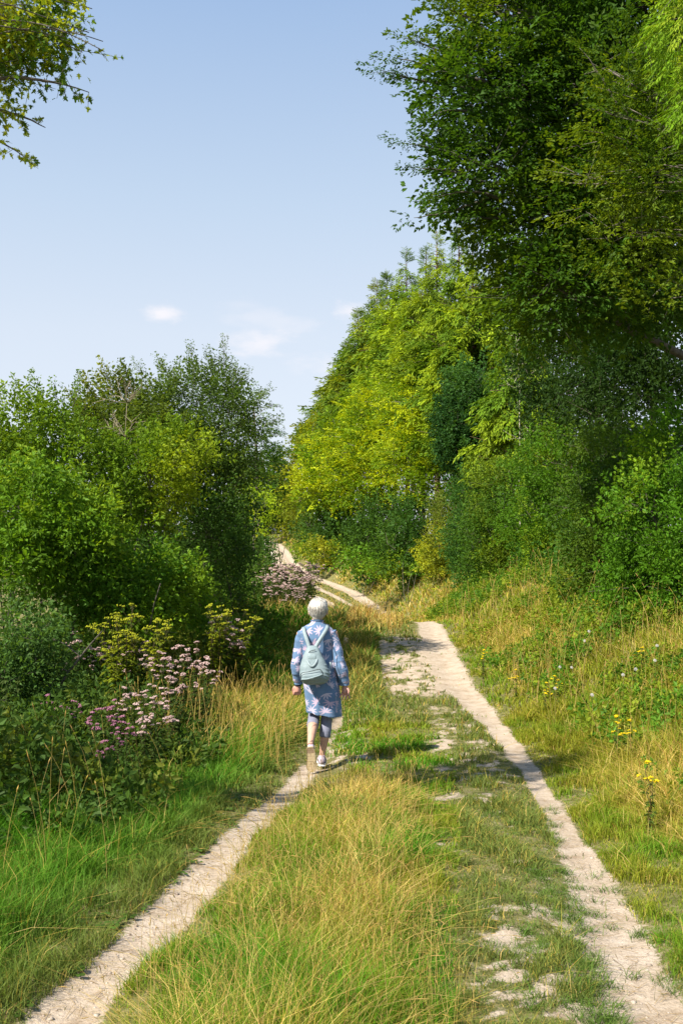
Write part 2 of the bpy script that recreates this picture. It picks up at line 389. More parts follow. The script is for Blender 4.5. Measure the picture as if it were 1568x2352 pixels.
def grass_band(mb, y0, y1, dens, wpx, side=False):
    um = .39
    area = um * (y1 ** 2 - y0 ** 2) + .8 * (y1 - y0)
    n = int(area * dens)
    y = np.sqrt(U(y0 ** 2, y1 ** 2, n)); x = U(-1, 1, n) * (um * y + .4)
    if side: x = np.sign(x) * (um * y + .4 + np.abs(U(0, 2.6, n)))
    h, g, s, green, d, dl, t, n1, n2 = grass_params(x, y)
    m = bare(x, y)
    keep = U(0, 1, n) > np.clip((m - .40 + .25 * (fbm(x * 16, y * 11, 4, 2) - .5)) / .34, 0, .985)
    keep &= (d < Wb(y) + 3.0) & (dl < 6)
    x, y, h, g, s, green, d, dl, t, n1, n2, m = [q[keep] for q in (x, y, h, g, s, green, d, dl, t, n1, n2, m)]
    n = len(x)
    near_bare = np.clip(m * 2.2, 0, 1)
    h = h * (1 - .5 * near_bare) * U(.5, 1.25, n)
    h = np.where((np.abs(x + .20) < .26) & (y > 8.3) & (y < 10.0), h * .35, h)
    base = lerp(np.broadcast_to(C_turf, (n, 3)), C_lush, np.clip(green * 1.0 * (1 - .5 * n2) + (.35 * (n1 > .5)) * (t < .6), 0, 1))
    base = np.where(((t > 0) & (t < .66) & (y < 12))[:, None], lerp(np.broadcast_to(C_lush, (n, 3)), V(.23, .27, .025), np.clip(n2 * 1.8 - .45, 0, 1)), base)
    rb = (d > 0); base = np.where(rb[:, None], lerp(np.broadcast_to(C_lush, (n, 3)), C_olive, np.clip(n2 * 1.6 + .05, 0, 1)), base)
    isg = U(0, 1, n) < g; iss = isg & (U(0, 1, n) < .30 + s)
    col = np.where(isg[:, None], C_gold, base); col = np.where(iss[:, None], C_straw, col)
    rust = isg & (U(0, 1, n) < np.where((y > 21) & (y < 34) & (d < 0), .35, .07)); col = np.where(rust[:, None], C_rust, col)
    col = col * U(.7, 1.3, (n, 1)) * U(.9, 1.1, (n, 3))
    h = np.where(isg & (h > .12), h * 1.3, h)
    w = wpx * y / 995 * U(.6, 1.3, n); w = np.maximum(w, .0022) * np.where(isg, .8, 1.15)
    w = np.minimum(w, h * .5)
    flat_ = (U(0, 1, n) < .40) & isg & (h > .1); lean_ = h * np.where(flat_, U(.9, 2.2, n), U(.05, .6, n)); h = np.where(flat_, h * U(.35, .8, n), h)
    blades(mb, x, y, h, w, lean_, h * U(0, .5, n), col, col * V(1.15, 1.08, .9) + .0)
for y0, y1, dn, wp, nm in ((2.6, 4.5, 12000, .72, "a"), (4.5, 7.5, 7200, .72, "b"), (7.5, 13, 2700, .78, "c"), (13, 22, 800, .85, "d"), (22, 40, 200, 1.0, "e"), (40, 70, 110, 1.0, "f"), (70, 125, 14, 1.5, "g")):
    mb = MB(); grass_band(mb, y0, y1, dn, wp)
    o = mb.build("grass", M_grass); tag(o, {
        "a": "nearest grass, straw gold and green, at the bottom edge of the photo", "b": "long golden and green grass between the ruts in front of the walker",
        "c": "grass either side of the ruts level with the walker", "d": "grass round the broad bare chalk patch beyond the walker",
        "e": "rusty gold grass on the crest where the path dips from sight", "f": "sunlit yellow grass on the verges beyond the dip",
        "g": "distant pale grass along the last bend of the path"}[nm], "grass", kind='stuff')

mb = MB()
for y0, y1, dn in ((1.6, 5, 2200), (5, 9, 850), (9, 16, 260)): grass_band(mb, y0, y1, dn, 1.6, True)
tag(mb.build("grass", M_grass), "verge grass continuing past both sides of the photo", "grass", kind='stuff')
# long flowering stalks: thin bent stems with a seed head
def stalks(mb, x, y, h, col, hr=.004, lean=.35):
    lean = np.where(h < .30, 1.6, lean) if np.max(h) < .31 else lean
    n = len(x); z = ground_z(x, y); az = U(0, 2 * math.pi, n); l = h * U(.1, 1, n) * lean
    d = np.stack([np.cos(az), np.sin(az)], 1)
    def at(f, dr): return np.stack([x + d[:, 0] * l * f ** 1.8, y + d[:, 1] * l * f ** 1.8, z + h * f - dr * l], 1)
    p = [at(f, dr) for f, dr in ((0, 0), (.4, 0), (.75, .05), (1, .18))]
    w = np.maximum(.0011, .30 * y / 995)
    for i in range(3): sticks(mb, p[i], p[i + 1], w * (1 - .2 * i), w * (.8 - .2 * i), col)
    e = p[3] + (p[3] - p[2]) * U(.25, .5, (n, 1)) - V(0, 0, .01)
    mid = (p[3] + e) / 2; sticks(mb, p[3], mid, w, hr, col * V(1, .9, .85)); sticks(mb, mid, e, hr, w * .5, col * V(1, .9, .85))
mb = MB()
def pts(n, x0, x1, y0, y1): return U(x0, x1, n), U(y0, y1, n)
for n, x0, x1, y0, y1, h0, h1, hr in ((520, -.7, .5, 2.9, 6.5, .12, .30, .0018), (380, -.75, .42, 3.0, 6.0, .18, .38, .0022), (260, -.5, .6, 6, 8.8, .18, .34, .003), (260, -2.2, -.5, 9, 13, .4, .75, .004),
                             (60, -2.6, -1.2, 4.5, 8, .25, .7, .004), (260, 2.4, 5.2, 7, 16, .4, .8, .004), (300, 2.6, 8, 14, 26, .4, .9, .007), (300, -3, 1.4, 22, 29, .4, .6, .007)):
    x, y = pts(n, x0, x1, y0, y1); k = bare(x, y) < .3
    if y1 <= 6: k &= (x > xl(y) + .22)
    x, y = x[k], y[k]; n = len(x)
    stalks(mb, x, y, U(h0, h1, n), lerp(np.broadcast_to(C_gold, (n, 3)), C_straw, U(0, 1, n)) * U(.75, 1.1, (n, 1)), hr)
tag(mb.build("grass_stalks", M_grass), "thin straw coloured flowering grass stalks scattered over the verges and middle strip", "grass", kind='stuff')

# ------------------------------------------------------------------ pebbles and litter on the bare track
ico_v = np.array([[0, 0, 1], [.89, 0, .45], [.28, .85, .45], [-.72, .53, .45], [-.72, -.53, .45], [.28, -.85, .45],
                  [.72, .53, -.45], [-.28, .85, -.45], [-.89, 0, -.45], [-.28, -.85, -.45], [.72, -.53, -.45], [0, 0, -1]])
ico_f = np.array([[0, 1, 2], [0, 2, 3], [0, 3, 4], [0, 4, 5], [0, 5, 1], [1, 6, 2], [2, 7, 3], [3, 8, 4], [4, 9, 5], [5, 10, 1],
                  [6, 7, 2], [7, 8, 3], [8, 9, 4], [9, 10, 5], [10, 6, 1], [11, 7, 6], [11, 8, 7], [11, 9, 8], [11, 10, 9], [11, 6, 10]])
def blobs(mb, p, r, col, sq=.6, jit=.2):
    p = np.asarray(p); n = len(p)
    if n == 0: return
    r = np.broadcast_to(r, (n,))
    v = ico_v[None] * V(1, 1, sq) * r[:, None, None] * (1 + U(-jit, jit, (n, 12, 1)))
    a = U(0, 6.28, n); c, s = np.cos(a)[:, None], np.sin(a)[:, None]
    v = np.stack([v[..., 0] * c - v[..., 1] * s, v[..., 0] * s + v[..., 1] * c, v[..., 2]], -1) + p[:, None]
    f = (np.arange(n) * 12)[:, None, None] + ico_f[None]
    col = np.asarray(col, float)
    if col.ndim == 2: col = np.repeat(col, 12, 0)
    mb.add(v.reshape(-1, 3), f.reshape(-1, 3), col)
mb = MB(); n = 9000
y = np.exp(U(math.log(2.8), math.log(24), n)); x = U(-1, 1, n) * .36 * y
k = U(0, 1, n) < np.clip(bare(x, y) - .25, 0, 1); x, y = x[k], y[k]; n = len(x)
r = np.exp(rng.normal(math.log(.0042), .55, n)); r = np.minimum(np.maximum(r, .0003 * y), .013)
blobs(mb, np.stack([x, y, ground_z(x, y) + r * .1], 1), r, lerp(np.broadcast_to(V(.22, .17, .13), (n, 3)), V(.44, .38, .32), U(0, 1, n)), .55)
tag(mb.build("pebbles", M_stone), "small chalk and flint pebbles lying on the bare wheel tracks", "pebbles", kind='stuff')

# ------------------------------------------------------------------ foliage
def tmpl(n, lr, kind='flat', seed=0, lw=.55):
    """one spray of n leaves along a unit twig pointing at +X; lr = leaf length / twig length"""
    r = np.random.default_rng(seed + 100); vs = []; cs = []
    for i in range(n):
        if kind == 'flat':
            s = r.uniform(.08, 1.0); sp = .42 * (1.05 - s) ** .7 * r.choice([-1, 1]) * r.uniform(.1, 1)
            p = V(s, sp, r.normal(0, .03) - .12 * s * s); ang = np.sign(sp) * r.uniform(.3, 1.1) + r.normal(0, .25)
            d = V(math.cos(ang), math.sin(ang), r.normal(-.15, .25)); nrm = V(r.normal(0, .45), r.normal(0, .45), 1)
        elif kind == 'bush':
            s = r.uniform(0, 1.0); a = r.uniform(0, 6.28); q = .30 * (1.1 - s) * r.uniform(0, 1)
            p = V(s, q * math.cos(a), q * math.sin(a)); d = V(r.uniform(.1, 1), math.cos(a) * .9, math.sin(a) * .9 - .2); nrm = V(r.normal(-.3, .6), r.normal(0, .6), 1)
        elif kind == 'shoot':
            s = (i + r.uniform(0, 1)) / n; a = i * 2.4; q = .02
            p = V(s, q * math.cos(a), q * math.sin(a)); d = V(.55, math.cos(a), math.sin(a)); nrm = V(1, r.normal(0, .4), r.normal(0, .4))
        else:   # frond: hanging flat feather
            s = r.uniform(0.05, 1.0) ** .8; sg = r.choice([-1, 1]); q = .26 * (1.08 - s) * r.uniform(.1, 1)
            p = V(s, sg * q, -.35 * q * q - .06 * s); ang = sg * r.uniform(.15, .6)
            d = V(math.cos(ang), math.sin(ang), r.normal(-.25, .12)); nrm = V(r.normal(0, .2), r.normal(0, .25), 1)
        d /= np.linalg.norm(d); sx = np.cross(nrm, d); sx /= np.linalg.norm(sx) + 1e-9; up = np.cross(d, sx)
        l = lr * r.uniform(.7, 1.25); w = l * lw * r.uniform(.85, 1.15) / 2
        vs += [p, p + d * l * .42 + sx * w + up * w * .35, p + d * l - up * l * .08, p + d * l * .42 - sx * w + up * w * .35]
        cs.append(r.uniform(.78, 1.22))
    f = (np.arange(n) * 4)[:, None, None] + np.array([[0, 1, 2], [0, 2, 3]])[None]
    return np.array(vs), f.reshape(-1, 3), np.repeat(np.array(cs), 4)
_T = {}
def templates(n, lr, kind, lw):
    key = (n, round(lr, 3), kind, lw)
    if key not in _T: _T[key] = [tmpl(n, lr, kind, s, lw) for s in range(7)]
    return _T[key]
_C = {}
def spray_collection(n, lr, kind, lw, mat):
    """seven leafy twigs of one kind, kept as the sources that the crowns scatter"""
    key = (n, round(lr, 3), kind, lw, mat.name)
    if key not in _C:
        c = bpy.data.collections.new("sprays")
        for k, (v, f, cc) in enumerate(templates(n, lr, kind, lw)):
            mb = MB(); mb.add(v, f, np.repeat(cc[:, None], 3, 1))
            c.objects.link(bpy.data.objects.new("spray_%02d" % k, mb.mesh("spray", mat)))
        g = bpy.data.node_groups.new("scatter_sprays", 'GeometryNodeTree')
        g.interface.new_socket("Geometry", in_out='INPUT', socket_type='NodeSocketGeometry')
        g.interface.new_socket("Geometry", in_out='OUTPUT', socket_type='NodeSocketGeometry')
        N, K = g.nodes.new, g.links.new
        gi, go = N('NodeGroupInput'), N('NodeGroupOutput')
        ci = N('GeometryNodeCollectionInfo'); ci.inputs[0].default_value = c; ci.inputs['Separate Children'].default_value = True; ci.inputs['Reset Children'].default_value = True
        ip = N('GeometryNodeInstanceOnPoints'); ip.inputs['Pick Instance'].default_value = True
        def attr(nm, ty):
            a = N('GeometryNodeInputNamedAttribute'); a.data_type = ty; a.inputs[0].default_value = nm; return a.outputs[0]
        K(gi.outputs[0], ip.inputs['Points']); K(ci.outputs[0], ip.inputs['Instance'])
        K(attr("which", 'INT'), ip.inputs['Instance Index']); K(attr("rot", 'FLOAT_VECTOR'), ip.inputs['Rotation']); K(attr("size", 'FLOAT'), ip.inputs['Scale'])
        K(ip.outputs[0], go.inputs[0]); _C[key] = g
    return _C[key]
class Sprays:
    """points that carry leafy twigs; build() makes the crown object"""
    def __init__(s): s.P, s.E, s.S, s.C = [], [], [], []; s.n = 0
    def place(s, P0, D, sc, cols, n, lr, kind, lw=.55, roll=None):
        N_ = len(P0); D = D / (np.linalg.norm(D, axis=1, keepdims=True) + 1e-9)
        s.key = (n, lr, kind, lw); cols = cols * V(1.22, 1.42, .85); roll = rng.normal(0, .5, N_) if roll is None else roll
        az = np.arctan2(D[:, 1], D[:, 0]); el = -np.arcsin(np.clip(D[:, 2], -1, 1))
        s.P.append(P0); s.E.append(np.stack([roll, el, az], 1)); s.S.append(sc); s.C.append(cols); s.n += N_
    def build(s, name, mat, parent, smooth, local):
        P_, E, S_, C = [np.concatenate(q) for q in (s.P, s.E, s.S, s.C)]
        me = bpy.data.meshes.new(name); n = len(P_); me.vertices.add(n)
        me.vertices.foreach_set("co", (P_ - local).astype(np.float32).ravel())
        def at(nm, ty, ch, dat): me.attributes.new(nm, ty, 'POINT').data.foreach_set(ch, dat)
        at("which", 'INT', "value", rng.integers(0, 7, n).astype(np.int32)); at("rot", 'FLOAT_VECTOR', "vector", E.astype(np.float32).ravel())
        at("size", 'FLOAT', "value", S_.astype(np.float32)); at("spray_tint", 'FLOAT_COLOR', "color", np.concatenate([C, np.ones((n, 1))], 1).astype(np.float32).ravel())
        mm = S_cedar if mat == M_cedar else S_leaf
        me.materials.append(mm); o = bpy.data.objects.new(name, me); COL.objects.link(o); o.parent = parent
        md = o.modifiers.new("sprays", 'NODES'); md.node_group = spray_collection(*s.key, mm); o['kind'] = 'stuff'
        return o
def px(col, row, Y): return V((col - CX) * Y / F, Y, ZC - (row - HR) * Y / F)
def blob(col, row, Y, rx, ry, rd=None):
    """an ellipsoid of crown: centre and radii in metres"""
    k = Y / F; return (px(col, row, Y), V(rx * k, (rd if rd else min(rx, ry) * k * 1.0), ry * k))

def in_view(p, m=.42): return (np.abs(p[:, 0]) < m * p[:, 1] + .8) & (p[:, 2] < .62 * p[:, 1] + 2.5)
DM = 9.0
def crown_points(bl, dens, sc, thr=.36, nf=1.1, shell=.55, cull=True):
    Ps, Ds = [], []
    for c, r in bl:
        area = 4 * math.pi * ((r[0] * r[1]) ** 1.6 / 3 + (r[0] * r[2]) ** 1.6 / 3 + (r[1] * r[2]) ** 1.6 / 3) ** (1 / 1.6)
        n = int(area * dens * DM / sc ** 2) + 8
        d = rng.normal(0, 1, (n, 3)); d /= np.linalg.norm(d, axis=1, keepdims=True)
        q = 1 - shell * U(0, 1, n) ** 1.6
        wob = 1 + .38 * (fbm(d[:, 0] * 2.1 + c[0], d[:, 1] * 2.1 + c[1], d[:, 2] * 2.1 + c[2], 2) - .5)
        p = c + d * (q * wob)[:, None] * r
        Ps.append(p); Ds.append(d / r * r.mean())
    P_ = np.concatenate(Ps); D_ = np.concatenate(Ds)
    k = fbm(P_[:, 0] * nf, P_[:, 1] * nf, P_[:, 2] * nf * 1.5, 2) > thr
    if cull: k &= in_view(P_)
    k &= P_[:, 2] > ground_z(P_[:, 0], P_[:, 1], False) + .05
    # nothing deep inside another lobe
    for c, r in bl:
        k &= (((P_ - c) / r) ** 2).sum(1) > .22
    D_ = D_ / (np.linalg.norm(D_, axis=1, keepdims=True) + 1e-9)
    return P_[k], D_[k]

def tree(name, label, cat, base, bl, c1, c2, sc=.5, leaf=.06, n=22, dens=1.5, kind='flat', trunk=.12, bark=(.13, .11, .085), lw=.55,
         thr=.36, nf=1.1, up=.25, group=None, stems=1, mat=None, arms=(), c2share=.4, twig=.10, shell=.55, jitter=.45, colnf=.5):
    """a tree or shrub: trunk, branches and a crown of leafy sprays"""
    base = np.array([base[0], base[1], float(ground_z(base[0], base[1]))]); mat = mat or M_leaf
    root = empty(name, base); tag(root, label, cat, group)
    tb, bb, fb = MB(), MB(), Sprays(); bark = V(*bark)
    if cat == "shrub":                                      # foliage down to the ground
        for c, r in list(bl):
            g = float(ground_z(c[0], c[1], False))
            if c[2] - r[2] * 1.6 < g + .6: bl = bl + [(V(c[0], c[1] - .1, g + .45), V(r[0] * .95, r[1] * .9, .62))]
    cen = np.mean([c for c, r in bl], 0); topz = max(c[2] for c, r in bl)
    for s in range(stems):
        off = rng.normal(0, .12 * (stems > 1) * (1 + stems * .1), 3) * V(1, 1, 0)
        tgt = V(base[0] * .4 + cen[0] * .6, base[1] * .4 + cen[1] * .6, topz) + (rng.normal(0, .5, 3) * V(1, 1, .3) if stems > 1 else 0)
        tp = curve(base + off - V(0, 0, .08), tgt, 9, .035 if stems == 1 else .06)
        tube(tb, tp, np.linspace(1, .22, 9) ** .9 * trunk, 8 if stems == 1 else 6, bark)
        if s == 0: main = tp
    for c, r in bl:                                        # a limb into every lobe of the crown
        j = int(np.clip(np.searchsorted(main[:, 2], c[2] - .35 * np.linalg.norm(c[:2] - main[4, :2])), 1, len(main) - 2))
        lp = curve(main[j], c + V(0, 0, r[2] * .25), 8, .07, .06)
        tube(bb, lp, np.linspace(trunk * .30, trunk * .05, 8), 5, bark * 1.05)
        for q in range(int(5 + 3 * r.mean())):
            d = rng.normal(0, 1, 3); d[2] = abs(d[2]) * .6 + up; d /= np.linalg.norm(d)
            e = c + d * r * U(.6, .95); k = rng.integers(3, 8)
            tube(bb, curve(lp[k], e, 6, .09), np.linspace(trunk * .07, .004, 6), 4, bark * 1.1, cap=False)
    P_, D_ = crown_points(bl, dens, sc, thr, nf, shell)
    D_ = D_ + rng.normal(0, jitter, D_.shape) + V(0, 0, up)
    if kind == 'flat': D_[:, 2] *= .45
    S_ = sc * U(.65, 1.3, len(P_))
    for (a0, a1, wd) in arms:                              # long limbs reaching out of the crown
        ap = curve(a0, a1, 12, .05, .04)
        tube(bb, ap, np.linspace(trunk * .10, .004, 12), 5, bark * 1.1)
        m = int(np.linalg.norm(np.asarray(a1) - a0) / sc * 7 * wd); t = U(.12, 1, m) ** .8
        q = np.stack([np.interp(t * 11, np.arange(12), ap[:, i]) for i in range(3)], 1)
        ax = (ap[-1] - ap[0]) / np.linalg.norm(ap[-1] - ap[0])
        dd = ax + rng.normal(0, .55, (m, 3)) * V(1, 1, .5) + V(0, 0, .1)
        P_ = np.concatenate([P_, q, [ap[-1]] * 3]); D_ = np.concatenate([D_, dd, ax + rng.normal(0, .2, (3, 3))])
        S_ = np.concatenate([S_, sc * U(.45, 1, m) * (1.15 - .6 * t), [sc * .6] * 3])
    N_ = len(P_)
    f = sst(.42, .62, fbm(P_[:, 0] * colnf + 3, P_[:, 1] * colnf, P_[:, 2] * colnf, 2) + rng.normal(0, .06, N_) + (c2share - .5) * .3)
    cols = lerp(np.broadcast_to(V(*c1), (N_, 3)), V(*c2), f) * U(.8, 1.2, (N_, 1))
    fb.place(P_, D_, S_, cols, n, leaf / sc, kind, lw)
    Dn = D_ / (np.linalg.norm(D_, axis=1, keepdims=True) + 1e-9)
    k = U(0, 1, N_) < twig * (1 if P_[:, 1].mean() > 14 else .6)
    sticks(bb, P_[k] - Dn[k] * S_[k, None] * .3, P_[k] + Dn[k] * S_[k, None] * .85, np.maximum(.004, .00022 * P_[k, 1]), .002, bark * 1.2)
    for m_, nm, mt in ((tb, "trunk", M_bark), (bb, "branches", M_bark), (fb, "crown", mat)):
        if m_.n:
            o_ = m_.build(nm, mt, root, smooth=(nm != "crown"), local=base)
            if nm == "branches": o_['kind'] = 'stuff'
    return root

# --- big beech on the right
Yb = 16.5
bl = [blob(c, r, y_, a, b, dd) for c, r, y_, a, b, dd in (
    (1200, 70, 16, 170, 150, 1.3), (1130, 230, 15.5, 125, 100, 1.1), (1130, 400, 15.5, 100, 95, 1.0), (1310, 230, 16, 160, 150, 1.4),
    (1440, 60, 17, 190, 170, 1.7), (1250, 520, 15.8, 150, 120, 1.2), (1420, 420, 15.5, 170, 140, 1.5), (1270, 680, 15.5, 120, 90, 1.0),
    (1430, 640, 15.8, 160, 110, 1.4), (1240, -150, 16.5, 180, 160, 1.6), (1480, -200, 17, 220, 200, 2.0), (1560, 250, 17.5, 150, 200, 1.6), (1560, 560, 17.5, 150, 160, 1.5))]
arms = [(px(1150, 210, 15.6), px(872, 160, 15.2), 1.2), (px(1120, 190, 15.4), px(905, 132, 15.4), .9), (px(1130, 170, 15.6), px(932, 88, 15.6), .9),
        (px(1140, 90, 15.6), px(1022, 18, 15.3), 1.0), (px(1110, 260, 15.2), px(985, 272, 14.9), .9), (px(1130, 390, 15.2), px(922, 328, 14.9), 1.3),
        (px(1110, 420, 15.2), px(962, 388, 15.0), 1.1), (px(1130, 450, 15.2), px(950, 500, 14.9), 1.2), (px(1150, 460, 15.2), px(1005, 452, 14.8), 1.0),
        (px(1150, 330, 15.6), px(990, 300, 15.2), 1.0), (px(1160, 500, 15.4), px(1085, 500, 15.0), .8), (px(1170, 60, 15.6), px(1040, -30, 15.3), .9)]
tree("beech_tree", "huge dark green beech tree overhanging the track on the right, branches against the sky", "tree", (8.2, 17.2), bl,
     (.040, .082, .012), (.105, .145, .012), sc=.62, leaf=.086, n=24, dens=1.6, trunk=.34, bark=(.11, .10, .085), arms=arms, thr=.29, nf=.9, up=.1, twig=.15)
bl = [blob(c, r, y_, a, b, dd) for c, r, y_, a, b, dd in (
    (1440, 270, 12.6, 100, 90, .6), (1520, 400, 12.4, 100, 90, .6), (1390, 170, 12.8, 70, 60, .4), (1350, 440, 13, 80, 70, .5), (1450, 560, 12.8, 90, 60, .5), (1560, 180, 12.8, 60, 90, .6), (1540, 700, 12.6, 80, 60, .5))]
tree("beech_tree", "added beech layer for the sunlit yellow tips of the huge dark beech, right edge", "tree", (8.0, 13.6), bl,
     (.055, .092, .011), (.12, .150, .014), sc=.42, leaf=.062, n=20, dens=.8, trunk=.12, bark=(.17, .15, .12), thr=.42, nf=1.3, up=.25, twig=.2, c2share=.45,  # sunlit tips of the big beech put into this added tree's colours
     arms=[(px(1420, 250, 12.6), px(1330, 110, 12.4), .8), (px(1500, 200, 12.6), px(1455, 60, 12.3), .8), (px(1400, 420, 12.8), px(1275, 395, 12.5), .8), (px(1450, 330, 12.6), px(1340, 300, 12.3), .7)])
# cedar branch hanging in at the top right corner
bl = [blob(1590, 60, 11, 80, 130, .6), blob(1600, 220, 11, 45, 90, .5), blob(1680, -150, 11, 150, 150, .8), blob(1700, 200, 11.3, 110, 200, .8)]
tree("cedar_tree", "bright green cedar fronds hanging into the top right corner", "tree", (7.0, 12.0), bl, (.15, .24, .02), (.24, .27, .03),
     sc=.24, leaf=.045, n=26, dens=1.0, kind='frond', lw=.22, trunk=.14, thr=.25, up=-.75, mat=M_cedar, jitter=.3)

# --- overhanging hawthorn top left (lobed leaves)
def lobed(mb, p, d, nrm, L_, col):
    """deeply lobed hawthorn leaves, ten triangles each"""
    n = len(p); d = d / np.linalg.norm(d, axis=1, keepdims=True); sx = np.cross(nrm, d); sx /= np.linalg.norm(sx, axis=1, keepdims=True); up = np.cross(d, sx)
    o2 = np.array([(0, 0), (.18, .05), (.38, .42), (.42, .15), (.62, .50), (.66, .16), (1.0, .10), (1.05, 0), (1.0, -.10), (.66, -.16), (.62, -.50), (.42, -.15), (.38, -.42), (.18, -.05)])
    v = p[:, None] + L_[:, None, None] * (o2[None, :, 0:1] * d[:, None] + o2[None, :, 1:2] * sx[:, None] + (np.abs(o2[None, :, 1:2]) * .35 - o2[None, :, 0:1] ** 2 * .12) * up[:, None])
    k = len(o2); f0 = np.array([[0, 1, 13], [1, 2, 3], [1, 3, 11], [1, 11, 13], [13, 11, 12], [3, 4, 5], [3, 5, 9], [3, 9, 11], [11, 9, 10], [5, 6, 8], [5, 8, 9], [6, 7, 8]])
    f = (np.arange(n) * k)[:, None, None] + f0[None]
    mb.add(v.reshape(-1, 3), f.reshape(-1, 3), np.repeat(col, k, 0))
def hawthorn():
    base = V(-6.0, 3.7, float(ground_z(-6.0, 3.7))); root = empty("hawthorn_tree", base)
    tag(root, "hawthorn with lobed leaves reaching in at the top left corner", "tree")
    tb, bb, fb = MB(), MB(), MB(); bark = V(.11, .095, .08)
    tp = curve(base - V(0, 0, .1), V(-5.6, 3.8, 5.6), 9, .03); tube(tb, tp, np.linspace(.17, .05, 9), 9, bark)
    P1, D1 = [], []
    Yh = 6.4
    ends = [(240, 118, .1, 0), (237, 95, .0, 0), (205, 212, 1, 1), (105, 293, 1, 1), (45, 352, 1, 1), (50, 270, 2, 1), (212, 20, 3, 1), (205, 75, 3, 1), (190, 120, 3, 1), (150, 130, 4, 1), (100, 60, 5, 1), (60, 110, 5, 1),
            (160, -30, 5, 1), (30, 180, 4, 1), (120, 150, 2, 1), (85, 165, 1.2, 1), (-40, 60, 5, 1), (-60, 200, 5, 1), (60, 10, 5, 1), (20, 50, 5, 1), (110, 100, 5, 1), (170, 40, 5, 1), (100, -60, 5, 1), (-80, 130, 5, 1), (150, 85, 5, 1), (30, 120, 5, 1), (200, -70, 5, 1)]
    for i, (c, r, m, lf) in enumerate(ends):
        yd = Yh + ((i * 37) % 17 - 8) * .07
        e = px(c, r, yd); a = tp[6 + i % 3] + rng.normal(0, .05, 3) if i > 4 else px(-190, 150 + i * 30, 6.0)
        if i <= 4: tube(bb, curve(tp[5 + i % 3], a, 8, .03), np.linspace(.035, .02, 8), 5, bark)
        cp = curve(a, e, 14, .05 if i > 1 else .02, (.05 if i > 1 else .16) if i < 5 else .02)
        tube(bb, cp, np.linspace(.022 if i > 1 else .007, .0026, 14), 5, bark * 1.05)
        nn = int(4 + m * 9)
        for q in range(nn):
            t = U(.35, 1.0) if m < 3 else U(.4, 1.0)
            s0 = np.array([np.interp(t * 13, np.arange(14), cp[:, k]) for k in range(3)])
            ax = cp[-1] - cp[6]; ax /= np.linalg.norm(ax)
            dd = ax * .6 + rng.normal(0, .6, 3); dd /= np.linalg.norm(dd); l = U(.04, .16) if m < 3 else U(.08, .36)
            s1 = s0 + dd * l + V(0, 0, -.02)
            sticks(bb, [s0], [s1], .0022, .0014, bark * 1.1)
            if lf and m > .5:
                kk = int(3 + l * 34); tt = U(.15, 1, kk)[:, None]
                P1.append(s0 + (s1 - s0) * tt); D1.append(dd + rng.normal(0, .9, (kk, 3)) + V(0, 0, -.45))
    # body of the tree outside the frame
    n = 1500; d = rng.normal(0, 1, (n, 3)); d /= np.linalg.norm(d, axis=1, keepdims=True)
    q = V(-5.7, 3.8, 4.4) + d * V(1.5, 1.4, 1.4) * U(.55, 1, (n, 1)); q = q[q[:, 0] < -.345 * q[:, 1] - .02]
    P1.append(q); D1.append(rng.normal(0, 1, q.shape) + V(0, 0, -.3))
    for c_, r_, a_, b_, m_ in ((20, 40, 60, 60, 420), (95, 30, 55, 45, 330), (60, 100, 70, 45, 420), (140, 90, 40, 35, 200), (20, 140, 45, 40, 230), (150, 10, 40, 30, 180), (110, 140, 40, 25, 130), (15, 215, 25, 40, 90), (-40, 80, 60, 120, 500)):
        q = rng.normal(0, .5, (m_, 3)); q = px(c_, r_, 6.3) + q * V(a_ * 6.3 / F * 1.1, .22, b_ * 6.3 / F * 1.1)
        P1.append(q); D1.append(rng.normal(0, .8, q.shape) + V(.3, 0, -.3))
    p = np.concatenate(P1); dd = np.concatenate(D1); n = len(p)
    f = sst(.44, .60, fbm(p[:, 0] * 2.2, p[:, 1] * 2.2, p[:, 2] * 2.2, 2) + rng.normal(0, .05, n) + .12 * sst(-1.6, -2.2, p[:, 0]) * (p[:, 2] > 4.2))
    col = lerp(np.broadcast_to(V(.085, .17, .018), (n, 3)), V(.36, .42, .022), f) * U(.7, 1.25, (n, 1))
    lobed(fb, p, dd, rng.normal(0, .6, (n, 3)) + V(0, 0, 1), U(.028, .052, n), col)
    tb.build("trunk", M_bark, root, True, base); bb.build("branches", M_bark, root, True, base)['kind'] = 'stuff'; fb.build("crown", M_leaf, root, False, base)['kind'] = 'stuff'
hawthorn()

